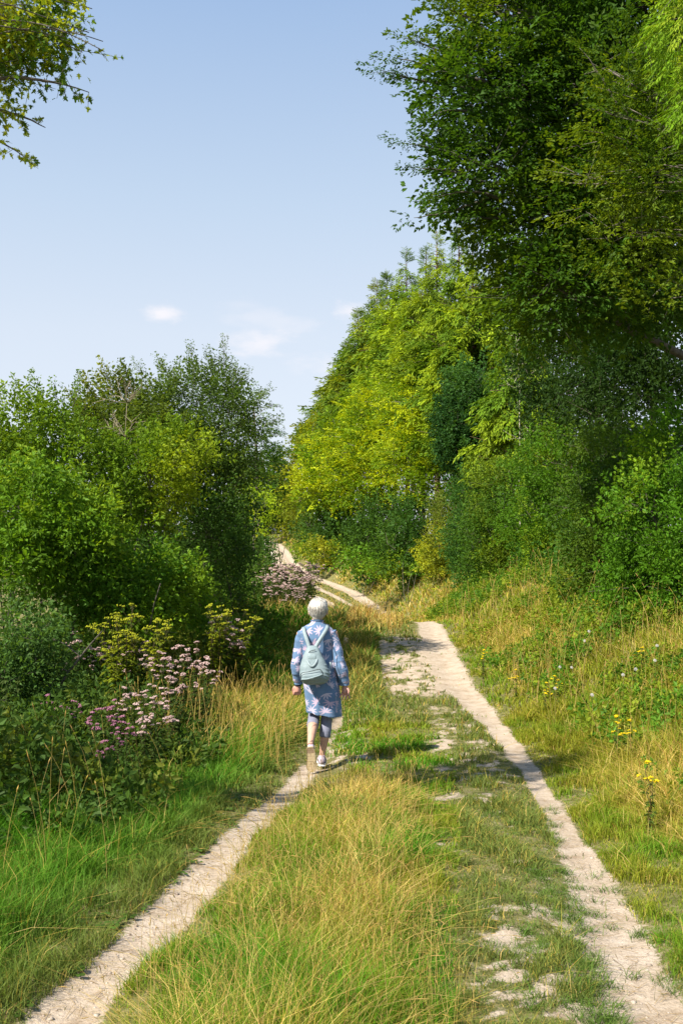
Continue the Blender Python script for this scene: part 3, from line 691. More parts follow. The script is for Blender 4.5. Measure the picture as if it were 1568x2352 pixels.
# --- conifers
def conifer(label, X, Y, ztop, rad, c1, c2, zlow=None, sc=1.0, dens=1.0, name="cedar_tree", group=None, droop=-.55):
    zb = float(ground_z(X, Y)); base = V(X, Y, zb); root = empty(name, base); tag(root, label, "tree", group)
    tb, bb, fb = MB(), MB(), Sprays(); H = ztop - zb
    lean = rng.normal(0, .015, 2) * H
    zz = np.linspace(zb - .1, ztop, 12); tube(tb, np.stack([X + lean[0] * (zz - zb) / H, Y + lean[1] * (zz - zb) / H, zz], 1), np.linspace(.22, .015, 12), 7, V(.16, .10, .07))
    zl = zb + .6 if zlow is None else zlow
    nb = int((ztop - zl) * 26 * dens); z = ztop - (ztop - zl) * U(0, 1, nb) ** 1.15
    h = (ztop - z) / (ztop - zb); prof_ = rad * (1 - (1 - np.clip(h, 0, 1)) ** 1.5) ** .95 * (.35 + .65 * sst(0, .22, h)) + .05
    az = U(0, 6.283, nb); vis = np.cos(az + math.pi / 2) > -.55; z, h, prof_, az = z[vis], h[vis], prof_[vis], az[vis]; nb = len(z)
    ln = prof_ * U(.62, 1.22, nb) * (1 + .25 * (fbm(az * 2, z * .8, X, 2) - .5) * 2)
    c0 = np.stack([X + lean[0] * (z - zb) / H, Y + lean[1] * (z - zb) / H, z], 1)
    dr = np.stack([np.cos(az), np.sin(az), U(-.05, .35, nb)], 1)
    e = c0 + dr * ln[:, None]
    sticks(bb, c0, e, .03, .008, V(.18, .12, .08))
    m = np.maximum(np.where(h < .16, 5, 14), (ln / sc * 12 * dens).astype(int)); I = np.repeat(np.arange(nb), m); n = len(I)
    t = U(.3, 1.03, n); p = c0[I] + (e[I] - c0[I]) * t[:, None] + V(0, 0, -1) * (.18 * ln[I] * t ** 2)[:, None] + rng.normal(0, .08 * sc, (n, 3))
    d = dr[I] * .8 + rng.normal(0, .35, (n, 3)) + V(0, 0, droop)
    top = h[I] < .05; d[top] = dr[I][top] * .7 + V(0, 0, .25)
    k = in_view(p); p, d, t, I = p[k], d[k], t[k], I[k]; n = len(p)
    f = sst(.42, .62, fbm(p[:, 0] * .7, p[:, 1] * .7, p[:, 2] * .7, 2) + rng.normal(0, .07, n)) 
    col = lerp(np.broadcast_to(V(*c1), (n, 3)), V(*c2), f) * U(.75, 1.25, (n, 1))
    fb.place(p, d, sc * U(.6, 1.25, n) * (.30 + .70 * np.clip(h[I] * 4, 0, 1)), col, 13, .26, 'frond', .34, roll=rng.normal(0, .6, n))
    tb.build("trunk", M_bark, root, True, base); bb.build("branches", M_bark, root, False, base)['kind'] = 'stuff'; fb.build("crown", M_cedar, root, False, base)
gc = "row of tall cedars behind the hedge"
def cz(row, Y): return ZC - (row - HR) * Y / F
K1, K2 = (.10, .155, .016), (.24, .275, .02)
for lab, c, row, Y, rad, a, b in (
    ("tall cedar whose tip stands just left of the big beech", 1055, 518, 50, 3.3, K1, K2),
    ("tall cedar with the highest clear pointed tip against the sky", 1004, 530, 57, 3.7, (.10, .14, .02), K2),
    ("cedar with broad blunt double tip, second spire left of the beech", 936, 578, 70, 4.5, K1, K2),
    ("cedar with dark narrow tip beside the faint cloud", 858, 640, 84, 5.0, (.085, .13, .022), (.2, .21, .02)),
    ("cedar on the downward slope of the tree line, above the yellow hornbeams", 800, 785, 95, 5.2, (.08, .13, .025), (.17, .19, .02)),
    ("lowest and farthest cedar at the left end of the row", 752, 905, 108, 5.0, (.07, .12, .025), (.13, .16, .02)),
    ("slim cedar squeezed between the highest tip and the blunt one", 968, 572, 63, 3.2, K1, K2),
    ("cedar filling the step below the blunt double tip", 895, 632, 76, 3.8, (.10, .15, .018), K2),
    ("cedar on the slope left of the dark narrow tip", 828, 715, 88, 4.0, (.09, .14, .02), (.2, .24, .02)),
    ("small cedar between the two farthest ones", 775, 850, 101, 4.0, (.08, .13, .02), (.16, .2, .02)),
    ("cedar behind the beech fringe right of the tallest tips", 1095, 545, 47, 3.0, K1, K2),
    ("cedar half hidden behind the beech, above the dark oak", 1140, 560, 48, 3.8, K1, K2),
    ("light green cedar crowded between two taller ones near the yellow hornbeams", 905, 740, 67, 3.3, K1, K2)):
    conifer(lab, (c - CX) * Y / F, Y, cz(row, Y), rad, a, b, zlow=cz(1050, Y), sc=.0145 * Y, dens=1.0, group=gc)
conifer("nearer cedar with long hanging bright fronds right of the dark oak", (1195 - CX) * 36 / F, 36, cz(690, 36), 2.1, (.10, .16, .016), (.20, .24, .02), zlow=cz(1120, 36), sc=.7, dens=1.25, droop=-.9)

# --- yellow-green hornbeams down the right side
gh = "yellow green hornbeams on the right bank"
def B(*a): return [blob(*q) for q in a]
Hc = dict(c1=(.13, .19, .012), c2=(.36, .36, .018), group=gh, kind='flat', trunk=.13, stems=2, bark=(.2, .18, .14), dens=1.25, lw=.62, colnf=1.1)
tree("hornbeam_tree", "golden green hornbeam directly left of the dark oak", "tree", ((990 - CX) * 50.8 / F, 50.8), B((960, 940, 50.8, 75, 80), (1010, 1000, 49.5, 60, 80), (940, 1060, 49.5, 70, 60), (1000, 1110, 48.3, 60, 55), (985, 890, 52.1, 45, 45)), sc=.85, leaf=.13, n=20, **Hc)
tree("hornbeam_tree", "yellowest hornbeam, round crown in front of the cedars", "tree", ((880 - CX) * 64.0 / F, 64.0), B((875, 950, 64.0, 75, 70), (850, 1030, 62.7, 80, 75), (900, 1100, 61.4, 70, 60), (820, 1100, 62.7, 65, 55)), sc=1.0, leaf=.16, n=20, **Hc)
tree("hornbeam_tree", "hornbeam leaning out where the path bends left", "tree", ((800 - CX) * 78.1 / F, 78.1), B((790, 1020, 78.1, 65, 60), (760, 1080, 76.9, 60, 60), (800, 1130, 75.6, 65, 45), (730, 1120, 75.6, 45, 45)), sc=1.2, leaf=.2, n=18, **Hc)
Hd = dict(Hc); Hd.update(c1=(.12, .15, .014), c2=(.24, .22, .02))
tree("hornbeam_tree", "smaller browner hornbeam at the far end of the right bank", "tree", ((715 - CX) * 99.4 / F, 99.4), B((725, 1020, 99.4, 40, 45), (705, 1080, 98.3, 42, 55), (690, 1130, 97.2, 35, 45)), sc=1.5, leaf=.26, n=16, **Hd,
     arms=[(px(715, 1040, 87), px(682, 1012, 86), .8), (px(720, 1010, 87), px(722, 968, 86), .8)])
# dark oak
tree("oak_tree", "rounded blue green oak between the hornbeam and the cedar", "tree", ((1075 - CX) * 40.3 / F, 40.3), B((1090, 890, 39.0, 60, 55), (1050, 960, 38.4, 45, 55), (1120, 960, 39.0, 50, 55), (1070, 1030, 38.4, 55, 55), (1110, 1060, 38.4, 40, 40)),
     (.025, .065, .022), (.05, .105, .03), sc=.55, leaf=.10, n=22, dens=1.5, kind='bush', lw=.7, trunk=.14, bark=(.08, .07, .06), thr=.38)

# --- right hedge shrubs
gr_ = "shrubs in the hedge along the right bank"
R = dict(group=gr_, kind='bush', stems=4, trunk=.022, bark=(.13, .11, .09))
for lab, bx, Y, bl_, c1, c2, sc, lf in (
    ("tall dogwood bush at the right edge, leaves catching the sun", 1560, 16.5, ((1560, 1060, 16, 90, 120), (1510, 1180, 15.5, 100, 100), (1590, 1250, 15, 90, 80), (1480, 1290, 16, 80, 50)), (.070, .145, .013), (.16, .225, .018), .42, .06),
    ("dark dogwood bush under the beech beside the tall one at the edge", 1420, 19, ((1420, 1070, 19, 100, 90), (1400, 1190, 18.5, 110, 90), (1460, 1260, 18, 70, 50)), (.040, .080, .014), (.075, .115, .016), .45, .062),
    ("broad leafy hazel bush in the middle of the right hedge", 1300, 26, ((1290, 1080, 26.0, 100, 90), (1280, 1200, 25.4, 110, 90), (1330, 1260, 24.8, 80, 50)), (.070, .138, .013), (.155, .20, .016), .5, .07),
    ("fresh green hazel bush beneath the nearer cedar", 1180, 30, ((1170, 1130, 30.0, 85, 70), (1180, 1220, 29.4, 95, 75), (1120, 1250, 29.4, 60, 60)), (.055, .105, .015), (.12, .16, .018), .55, .075),
    ("narrow dark bush below the dark oak", 1085, 36, ((1090, 1150, 36.0, 45, 60), (1085, 1240, 35.3, 50, 60)), (.045, .10, .025), (.09, .13, .035), .55, .08),
    ("olive and yellow mottled bush at the left end of the near hedge", 1025, 43, ((1030, 1190, 43.0, 32, 60), (1010, 1260, 41.6, 40, 45), (1050, 1270, 41.6, 35, 40)), (.13, .15, .03), (.30, .28, .025), .55, .085)):
    tree("hedge_shrub", lab, "shrub", ((bx - CX) * (Y + .6) / F, Y + .6), B(*bl_), c1, c2, sc=sc, leaf=lf, n=20, dens=1.5, thr=.42, nf=1.5, lw=.62, colnf=.9, **R)
# wood behind the hedge and scrub under the hornbeams, shade put into leaf colours
gd = "shade-darkened trees behind the right hedge"
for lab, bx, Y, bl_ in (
    ("shade-darkened tree filling the shade under the beech, by the right edge", 1530, 24, ((1500, 950, 24, 170, 130), (1560, 780, 24, 140, 140), (1400, 860, 25, 110, 110))),
    ("shade-darkened tree behind the hazel bush, under the beech crown", 1330, 28, ((1330, 980, 28, 110, 90), (1300, 850, 29, 110, 100), (1360, 740, 29, 130, 110))),
    ("shade-darkened tree seen through the beech branches high on the right", 1420, 30, ((1430, 560, 31, 160, 160), (1300, 620, 31, 110, 110), (1480, 330, 31, 130, 150)))):
    tree("ash_tree", lab, "tree", ((bx - CX) * (Y + 1) / F, Y + 1), B(*bl_), (.018, .040, .012), (.03, .055, .014), sc=.7, leaf=.11, n=20, dens=1.2, kind='bush', trunk=.16, group=gd, thr=.32)  # near-black greens carry the shade of the beech canopy
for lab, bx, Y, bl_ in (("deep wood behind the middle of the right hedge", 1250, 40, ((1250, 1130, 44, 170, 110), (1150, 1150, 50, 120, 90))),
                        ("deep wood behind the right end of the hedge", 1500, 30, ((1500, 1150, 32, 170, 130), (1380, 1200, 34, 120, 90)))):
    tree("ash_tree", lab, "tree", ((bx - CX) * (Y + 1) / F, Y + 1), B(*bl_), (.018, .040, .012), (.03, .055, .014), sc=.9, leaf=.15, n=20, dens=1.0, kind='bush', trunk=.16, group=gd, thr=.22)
gs = "low scrub on the right bank under the hornbeams"
for lab, bx, Y, bl_, c1, c2 in (
    ("ivy green scrub below the golden hornbeam", 960, 48, ((960, 1210, 48.0, 60, 60), (930, 1260, 46.8, 55, 40)), (.04, .085, .02), (.07, .12, .02)),
    ("shaded scrub below the yellowest hornbeam", 870, 60, ((880, 1210, 60.0, 60, 55), (850, 1255, 58.8, 60, 35)), (.04, .08, .02), (.06, .11, .02)),
    ("shaded scrub where the path bends left", 790, 76, ((800, 1200, 76.0, 60, 50), (770, 1235, 74.7, 50, 30)), (.04, .08, .02), (.07, .11, .02)),
    ("last scrub before the far trees", 730, 92, ((735, 1185, 92.0, 35, 40), (720, 1215, 89.7, 28, 22)), (.05, .09, .02), (.12, .14, .02))):
    tree("scrub_bush", lab, "shrub", ((bx - CX) * (Y + 1) / F, Y + 1), B(*bl_), c1, c2, sc=.018 * Y, leaf=.0032 * Y, n=18, dens=1.3, kind='bush', trunk=.04, stems=3, group=gs, thr=.3)  # greens darkened for the shade under the hornbeams
gw = "sunlit weeds along the foot of the right bank"
for lab, bx, Y, bl_, c1, c2 in (
    ("bright nettle patch at the foot of the golden hornbeam", 940, 44, ((930, 1300, 47.0, 45, 11), (985, 1298, 45.0, 32, 13)), (.10, .19, .02), (.2, .24, .02)),
    ("bright nettle patch beneath the yellowest hornbeam", 840, 57, ((830, 1290, 57.0, 55, 14), (880, 1300, 54.5, 40, 14)), (.10, .18, .02), (.24, .26, .02)),
    ("yellow green weeds inside the bend of the path", 740, 72, ((745, 1268, 72.0, 45, 15), (710, 1255, 76.6, 25, 14)), (.14, .19, .02), (.32, .28, .04))):
    tree("nettle_patch", lab, "plant", ((bx - CX) * Y / F, Y), B(*bl_), c1, c2, sc=.012 * Y, leaf=.003 * Y, n=16, dens=1.0, kind='bush', trunk=.015, stems=3, group=gw, thr=.3)

# --- left hedge
gl = "shrubs in the tall hedge along the left side"
Lh = dict(group=gl, kind='bush', stems=4, trunk=.022, bark=(.08, .07, .055), thr=.35, nf=1.5, colnf=.9)
for lab, bx, Y, bl_, c1, c2, sc, lf, n_, dn, ar in (
    ("tall grey green blackthorn, highest shrub of the left hedge, shoots against the sky", 470, 18, ((450, 960, 18, 110, 105), (520, 1010, 17.5, 60, 100), (370, 980, 18, 80, 90), (495, 1130, 17.5, 68, 90)), (.060, .092, .024), (.10, .135, .03), .42, .042, 24, 1.8,
     [((450, 880), (438, 812)), ((520, 900), (513, 800)), ((540, 920), (560, 868)), ((570, 960), (608, 905)), ((580, 1000), (625, 970)), ((500, 880), (478, 822)), ((400, 900), (370, 838)), ((560, 940), (540, 850)), ((350, 910), (318, 848))]),
    ("shade-darkened blackthorn base beside the pink flowers and yellow sapling", 520, 17, ((510, 1220, 17, 58, 90), (480, 1260, 16.5, 75, 85), (525, 1310, 16.5, 36, 50), (430, 1180, 17, 80, 80)), (.035, .07, .022), (.055, .10, .025), .42, .045, 22, 1.2, ()),  # shade on this side of the hedge put into darker leaves
    ("brown tinged field maple between blackthorn and dogwood, with bare twigs", 280, 17, ((270, 960, 17, 75, 80), (330, 1030, 16.5, 80, 80), (220, 1010, 17, 60, 70)), (.085, .11, .02), (.17, .17, .025), .42, .055, 20, 1.6,
     [((270, 910), (245, 862)), ((300, 900), (290, 855)), ((230, 930), (200, 885))]),
    ("yellow green dogwood bush bulging from the left hedge", 330, 14.5, ((330, 1110, 14.5, 95, 85), (400, 1060, 15, 75, 70), (280, 1190, 14, 90, 80)), (.11, .165, .016), (.22, .25, .02), .4, .05, 22, 1.6, ()),
    ("light green buckthorn at the left edge under the sky", 60, 14, ((50, 1010, 14, 100, 80), (140, 1040, 14, 80, 70), (-20, 1100, 14, 80, 100)), (.11, .165, .018), (.19, .23, .02), .42, .05, 20, 1.7,
     [((50, 950), (35, 900)), ((90, 950), (80, 888)), ((150, 980), (128, 905)), ((10, 950), (0, 905)), ((170, 970), (180, 890))]),
    ("large fresh green dogwood at the left edge with pale glossy leaves", 90, 12, ((70, 1190, 12, 120, 100), (170, 1240, 12, 90, 85), (20, 1300, 11.6, 90, 70)), (.10, .17, .018), (.19, .24, .02), .36, .052, 22, 1.7, ()),
    ("deep green dogwood low in the left hedge above the flowers", 250, 12.5, ((220, 1350, 12.3, 95, 65), (330, 1340, 12.8, 90, 65), (290, 1420, 12.3, 80, 45), (400, 1380, 13.2, 60, 55)), (.060, .125, .016), (.13, .19, .018), .36, .052, 22, 1.6, ()),
    ("dusty grey green sallow bush at the left edge beside the thistly flowers", 40, 9.5, ((30, 1480, 9.5, 90, 75), (0, 1580, 9.3, 60, 70), (95, 1540, 9.6, 60, 60)), (.06, .105, .035), (.10, .15, .05), .32, .04, 22, 1.0, ())):
    tree("hedge_shrub", lab, "shrub", ((bx - CX) * (Y + .3) / F, Y + .3), B(*bl_), c1, c2, sc=sc, leaf=lf * 1.15, n=n_, dens=dn,
         arms=[(px(*a, Y - .2), px(*b, Y - .3), 1.3) for a, b in ar], up=.5, **Lh)
# second rank against daylight at the hedge foot, inner shade put into leaf colours
for lab, bx, Y, bl_ in (("shade-darkened shrub at the back of the left hedge behind the dogwoods", 200, 17, ((200, 1180, 18, 150, 130), (60, 1150, 17, 140, 120), (60, 1300, 16.5, 130, 70), (220, 1310, 17, 130, 60))),
                        ("shade-darkened shrub at the back of the left hedge behind the blackthorn", 430, 21, ((430, 1150, 21, 130, 150), (500, 1280, 20, 60, 70), (380, 1290, 20, 90, 60)))):
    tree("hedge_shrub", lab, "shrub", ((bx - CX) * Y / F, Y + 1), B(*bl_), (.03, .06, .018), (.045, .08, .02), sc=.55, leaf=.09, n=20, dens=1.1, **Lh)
# yellow sapling, far-left trees and the far end
tree("sapling", "bright yellow green sapling leaning from the end of the left hedge", "tree", ((585 - CX) * 28 / F, 28), B((580, 1140, 28, 22, 22), (600, 1170, 27.5, 20, 28), (590, 1205, 28, 16, 16)), (.22, .28, .02), (.36, .36, .025), sc=.36, leaf=.085, n=16, dens=.9, kind='bush', trunk=.03, thr=.36)
gt = "trees closing the far end of the path"
tree("beech_tree", "feathery beech beyond the left hedge, level branches against the sky", "tree", ((585 - CX) * 44 / F, 45), B((575, 1010, 44, 45, 70), (600, 1090, 44, 38, 60), (560, 940, 45, 35, 40)), (.05, .10, .022), (.13, .17, .03), sc=.8, leaf=.11, n=24, dens=.9, trunk=.14, thr=.40,
     arms=[(px(585, 960, 44), px(628, 932, 43), 1), (px(590, 1010, 44), px(640, 1000, 43), 1.3), (px(590, 1040, 44), px(645, 1030, 43), 1.3), (px(600, 1060, 44), px(648, 1060, 43), 1.2), (px(590, 990, 44), px(635, 970, 43), 1), (px(580, 940, 44), px(600, 905, 43), 1)])
for lab, bx, Y, bl_, c1, c2 in (
    ("dark tree over the far end of the path, left of its vanishing point", 610, 118, ((600, 1130, 118, 50, 60), (620, 1085, 118, 35, 28), (580, 1180, 118, 30, 50)), (.04, .08, .018), (.10, .13, .018)),
    ("olive tree right behind the far end of the path", 655, 128, ((650, 1120, 128, 28, 35), (640, 1185, 128, 35, 35), (668, 1170, 128, 25, 40)), (.08, .11, .015), (.22, .21, .02)),
    ("golden tree at the foot of the far right bank", 690, 112, ((690, 1165, 112, 28, 40), (675, 1205, 112, 20, 22)), (.14, .15, .015), (.28, .25, .02)),
    ("dark wood edge behind the far end of the path", 640, 150, ((640, 1200, 150, 70, 35), (600, 1190, 150, 50, 40)), (.03, .05, .015), (.04, .07, .015))):
    tree("far_tree", lab, "tree", ((bx - CX) * Y / F, Y), B(*bl_), c1, c2, sc=1.7, leaf=.30, n=18, dens=1.3, kind='bush', trunk=.2, group=gt, thr=.30, nf=.4, colnf=.2, stems=2)
tree("hedge_shrub", "small rounded bush by the far posts, behind the massed pink flowers", "shrub", ((590 - CX) * 31 / F, 31), B((588, 1275, 31, 32, 32), (570, 1240, 31.5, 25, 30), (605, 1290, 30.5, 20, 22)), (.06, .11, .03), (.12, .16, .04), sc=.42, leaf=.075, n=20, dens=1.2, kind='bush', trunk=.03, stems=3, thr=.32)

# bare twiggy things
def bare_twigs(label, base, top, spread, col, n=26, r=.02):
    base = np.asarray(base); g = float(ground_z(base[0], base[1])); root = empty("dead_sapling", (base[0], base[1], g)); tag(root, label, "tree")
    tb, bb = MB(), MB(); p0 = V(base[0], base[1], g - .05)
    tp = curve(p0, top, 10, .03); tube(tb, tp, np.linspace(r * 1.6, .004, 10), 6, V(*col))
    for i in range(n):
        k = int(rng.integers(5, 10)); d = rng.normal(0, 1, 3); d[2] = abs(d[2]) * 1.1 + .2; d /= np.linalg.norm(d)
        e = tp[k] + d * spread * U(.4, 1); cp = curve(tp[k], e, 6, .12); tube(bb, cp, np.linspace(r * .5, .0035, 6), 4, V(*col) * 1.05)
        for j in range(3):
            q = int(rng.integers(2, 6)); f = cp[q] + (d + rng.normal(0, .5, 3)) * spread * .3; sticks(bb, [cp[q]], [f], .005, .003, V(*col))
    tb.build("trunk", M_bark, root, True, (base[0], base[1], g)); bb.build("branches", M_bark, root, True, (base[0], base[1], g))['kind'] = 'stuff'
bare_twigs("pale dead sapling standing in front of the cedar fronds", ((1192 - CX) * 33.5 / F, 33.5), px(1190, 775, 33.5), .95, (.42, .38, .30), 22, .022)
bare_twigs("bare straw coloured twigs sticking out of the left hedge top", ((300 - CX) * 14.6 / F, 14.9), px(292, 925, 14.6), .42, (.26, .22, .15), 30, .010)
for c, r, Y, h, lab in ((610, 1246, 60, .55, "farther of two small pale posts left of the distant path"), (625, 1270, 52, .6, "nearer of two small pale posts left of the distant path")):
    X = (c - CX) * Y / F; zt = cz(r - 8, Y); g = min(float(ground_z(X, Y)), zt - .5); mb = MB(); tube(mb, [(X, Y, g), (X, Y, zt), (X, Y, zt + .03)], [.07, .065, .02], 8, V(.55, .5, .42))
    o = mb.build("fence_post", M_bark, None, True, (X, Y, g)); o.location = (X, Y, g); tag(o, lab, "post", "small posts by the distant path")

# ------------------------------------------------------------------ undergrowth, herbs and flowers
def cover(name, label, P_, D_, S_, C_, n=14, lr=.3, kind='bush', lw=.6, mat=None):
    fb = Sprays(); fb.place(P_, D_, S_, C_, n, lr, kind, lw); o = fb.build(name, mat or M_leaf, None, False, V(0, 0, 0)); tag(o, label, "plants", kind='stuff'); return o
def upward(n, k=.8): return rng.normal(0, k, (n, 3)) * V(1, 1, .3) + V(0, 0, 1)
# dark weeds at the foot of the left hedge
n = 9000; y = U(5.3, 20, n); e = np.interp(y, [5.3, 6.3, 8, 11, 14, 20], [1.05, .60, .85, 1.05, 1.15, 1.2]); dl = e + U(0, 1, n) ** .9 * 3.6
x = xl(y) - dl + (fbm(y * 1.3, dl, 0, 2) - .5) * .5; q = fbm(x * 1.2, y * 1.2, 3, 2)
hh = (.10 + (.30 + .4 * sst(11, 14, y)) * sst(0, .9, dl - e)) * (.5 + q) ; z = ground_z(x, y, False) + hh * U(.1, 1, n) ** .7
k = (np.abs(x) < .42 * y + .5) & (q > .30); x, y, z, q = x[k], y[k], z[k], q[k]; n = len(x)
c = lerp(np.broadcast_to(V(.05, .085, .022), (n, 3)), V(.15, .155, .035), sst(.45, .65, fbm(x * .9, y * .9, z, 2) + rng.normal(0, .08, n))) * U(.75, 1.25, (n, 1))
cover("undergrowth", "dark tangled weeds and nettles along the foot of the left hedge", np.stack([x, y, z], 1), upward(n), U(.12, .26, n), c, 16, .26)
# bramble and clover leaves over the right bank
n = 15000; y = np.sqrt(U(6 ** 2, 34 ** 2, n)); d = U(.35, 1, n) * 0 + U(0.25, 6.0, n); x = xr(y) + .4 + d
q = fbm(x * .75 + 5, y * .6, 1, 3); hh = .12 + .30 * q; z = ground_z(x, y) + hh * U(.2, 1, n)
k = (np.abs(x) < .42 * y + .5) & (q > .50) & (d < Wb(y) + 2.2); x, y, z, q = x[k], y[k], z[k], q[k]; n = len(x)
c = lerp(np.broadcast_to(V(.08, .15, .02), (n, 3)), V(.18, .20, .025), sst(.42, .6, fbm(x * 2, y * 2, 7, 2) + rng.normal(0, .1, n))) * U(.75, 1.25, (n, 1))
cover("bank_herbs", "low bramble and clover leaves among the grass of the right bank", np.stack([x, y, z], 1), upward(n, 1.0), U(.10, .20, n) * (1 + y * .015), c, 14, .28)
# hedge feet: long grass and weeds hiding the stems, both sides further off
n = 7000; y = U(12, 75, n) ** 1.0; d = Wb(y) + U(-.5, 2.4, n) + np.where(y > 36, .9, 0); x = xr(y) + .4 + d; q = fbm(x * .8, y * .5, 9, 2)
z = ground_z(x, y) + (.15 + np.where(y > 38, .45, 1.0) * q) * U(.1, 1, n); k = (np.abs(x) < .42 * y + .5); x, y, z = x[k], y[k], z[k]; n = len(x)
c = lerp(np.broadcast_to(V(.05, .11, .02), (n, 3)), V(.12, .17, .025), sst(.4, .62, fbm(x * .8, y * .8, z, 2))) * U(.75, 1.25, (n, 1))
cover("bank_undergrowth", "nettles and bramble growing out of the foot of the right hedge", np.stack([x, y, z], 1), upward(n, .9), U(.22, .42, n) * (1 + y * .02), c, 18, .2)
n = 3600; y = U(13, 42, n); dl = 1.3 + U(0, 1, n) ** 1.2 * 3; x = xl(y) - dl; z = ground_z(x, y, False) + U(.05, 1, n) * np.minimum(.4 + (dl - 1.3), 1.5)
k = (np.abs(x) < .42 * y + .5) & ((y < 21) | (y > 31) | (dl > 2.4)); x, y, z = x[k], y[k], z[k]; n = len(x)
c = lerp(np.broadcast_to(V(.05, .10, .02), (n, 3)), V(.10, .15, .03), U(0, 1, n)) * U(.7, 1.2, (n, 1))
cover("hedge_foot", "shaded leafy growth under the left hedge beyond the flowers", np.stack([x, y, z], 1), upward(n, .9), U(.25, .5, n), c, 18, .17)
# flat rosettes beside the left rut
def rosettes():
    n = 300; y = U(3.1, 7.8, n); x = xl(y) - wl(y) - U(-.02, .5, n); mb = MB()
    k = fbm(x * 3, y * 3, 1, 2) > .50; x, y = x[k], y[k]
    for a, b in zip(x, y):
        m = int(rng.integers(4, 8)); az = U(0, 6.28, m); l = U(.012, .04, m) * U(.7, 1.3); z = float(ground_z(a, b)) + .012
        for i in range(m):
            d = V(math.cos(az[i]), math.sin(az[i]), .35); s_ = V(-d[1], d[0], 0) * l[i] * .33; p = V(a, b, z) + d * l[i] * .2
            v = [p, p + d * l[i] * .35 + s_, p + d * l[i] * .75 + s_ * .9 - V(0, 0, .15 * l[i]), p + d * l[i] - V(0, 0, .3 * l[i]), p + d * l[i] * .75 - s_ * .9 - V(0, 0, .15 * l[i]), p + d * l[i] * .35 - s_]
            mb.add(v, [[0, 1, 5], [1, 2, 5], [2, 4, 5], [2, 3, 4]], V(.09, .17, .025) * U(.6, 1.3))
    tag(mb.build("rosette_weeds", M_leaf), "small round leaved weeds hugging the edge of the left rut", "plants", kind='stuff')
rosettes()
# strewn dead grass on the bare ruts
n = 900; y = np.exp(U(math.log(2.9), math.log(8), n)); x = np.where(U(0, 1, n) < .5, xl(y), xr(y)) + rng.normal(0, .13, n)
k = bare(x, y) > .5; x, y = x[k], y[k]; n = len(x); z = ground_z(x, y) + .006; a = U(0, 6.28, n); l = U(.02, .09, n)
mb = MB(); sticks(mb, np.stack([x, y, z], 1), np.stack([x + np.cos(a) * l, y + np.sin(a) * l, z + U(0, .012, n)], 1), .0011, .0007, lerp(np.broadcast_to(V(.28, .19, .10), (n, 3)), V(.50, .38, .2), U(0, 1, n)))
tag(mb.build("dry_grass_litter", M_grass), "bits of dry grass and twig strewn over the bare ruts", "litter", kind='stuff')
# loose sprigs of turf on bare ground
n = 620; y = U(2.9, 7.5, n) ** 1.0; x = xr(y) + U(-1, .24, n) ** 1.0 * np.where(U(0, 1, n) < .7, .75, .25) - .05; k = (bare(x, y) > .12) & ((np.abs(x - xr(y)) > .10) | (U(0, 1, n) < .12)); x, y = x[k], y[k]; m = 40
X = np.repeat(x, m) + rng.normal(0, .022, len(x) * m); Y_ = np.repeat(y, m) + rng.normal(0, .022, len(x) * m); n = len(X)
c = lerp(np.broadcast_to(C_turf, (n, 3)), C_lush, U(0, .6, n)) * U(.6, 1.15, (n, 1)); h = U(.02, .075, n); mb = MB()
blades(mb, X, Y_, h, np.full(n, .003), h * .7, h * .5, c); tag(mb.build("grass", M_grass), "small turf sprigs on the bare chalk by the right rut", "grass", kind='stuff')

def head_mesh(name, col, col2, n=24, r=.03, tr=.0075, dome=.4, seed=0):
    q = np.random.default_rng(seed); mb = MB()
    a = q.uniform(0, 6.28, n); d = np.sqrt(q.uniform(0, 1, n)) * r; z = dome * r * (1 - (d / r) ** 2) + q.normal(0, .1 * r, n)
    o = np.array([[0, 0, .8], [1, 0, 0], [0, 1, 0], [-1, 0, 0], [0, -1, 0], [0, 0, -.9]]) ; f = np.array([[0, 1, 2], [0, 2, 3], [0, 3, 4], [0, 4, 1], [5, 2, 1], [5, 3, 2], [5, 4, 3], [5, 1, 4]])
    for i in range(n):
        s_ = tr * q.uniform(.7, 1.3); p = V(math.cos(a[i]) * d[i], math.sin(a[i]) * d[i], z[i])
        mb.add(o * s_ * V(1, 1, 1.2) + p, f, lerp(V(*col), V(*col2), q.uniform()))
    for i in range(5): b = a[i * 2]; sticks(mb, [V(0, 0, -r * 1.1)], [V(math.cos(b) * r * .7, math.sin(b) * r * .7, -.002)], .0012, .001, V(.12, .14, .05))
    return mb.mesh(name, M_petal)
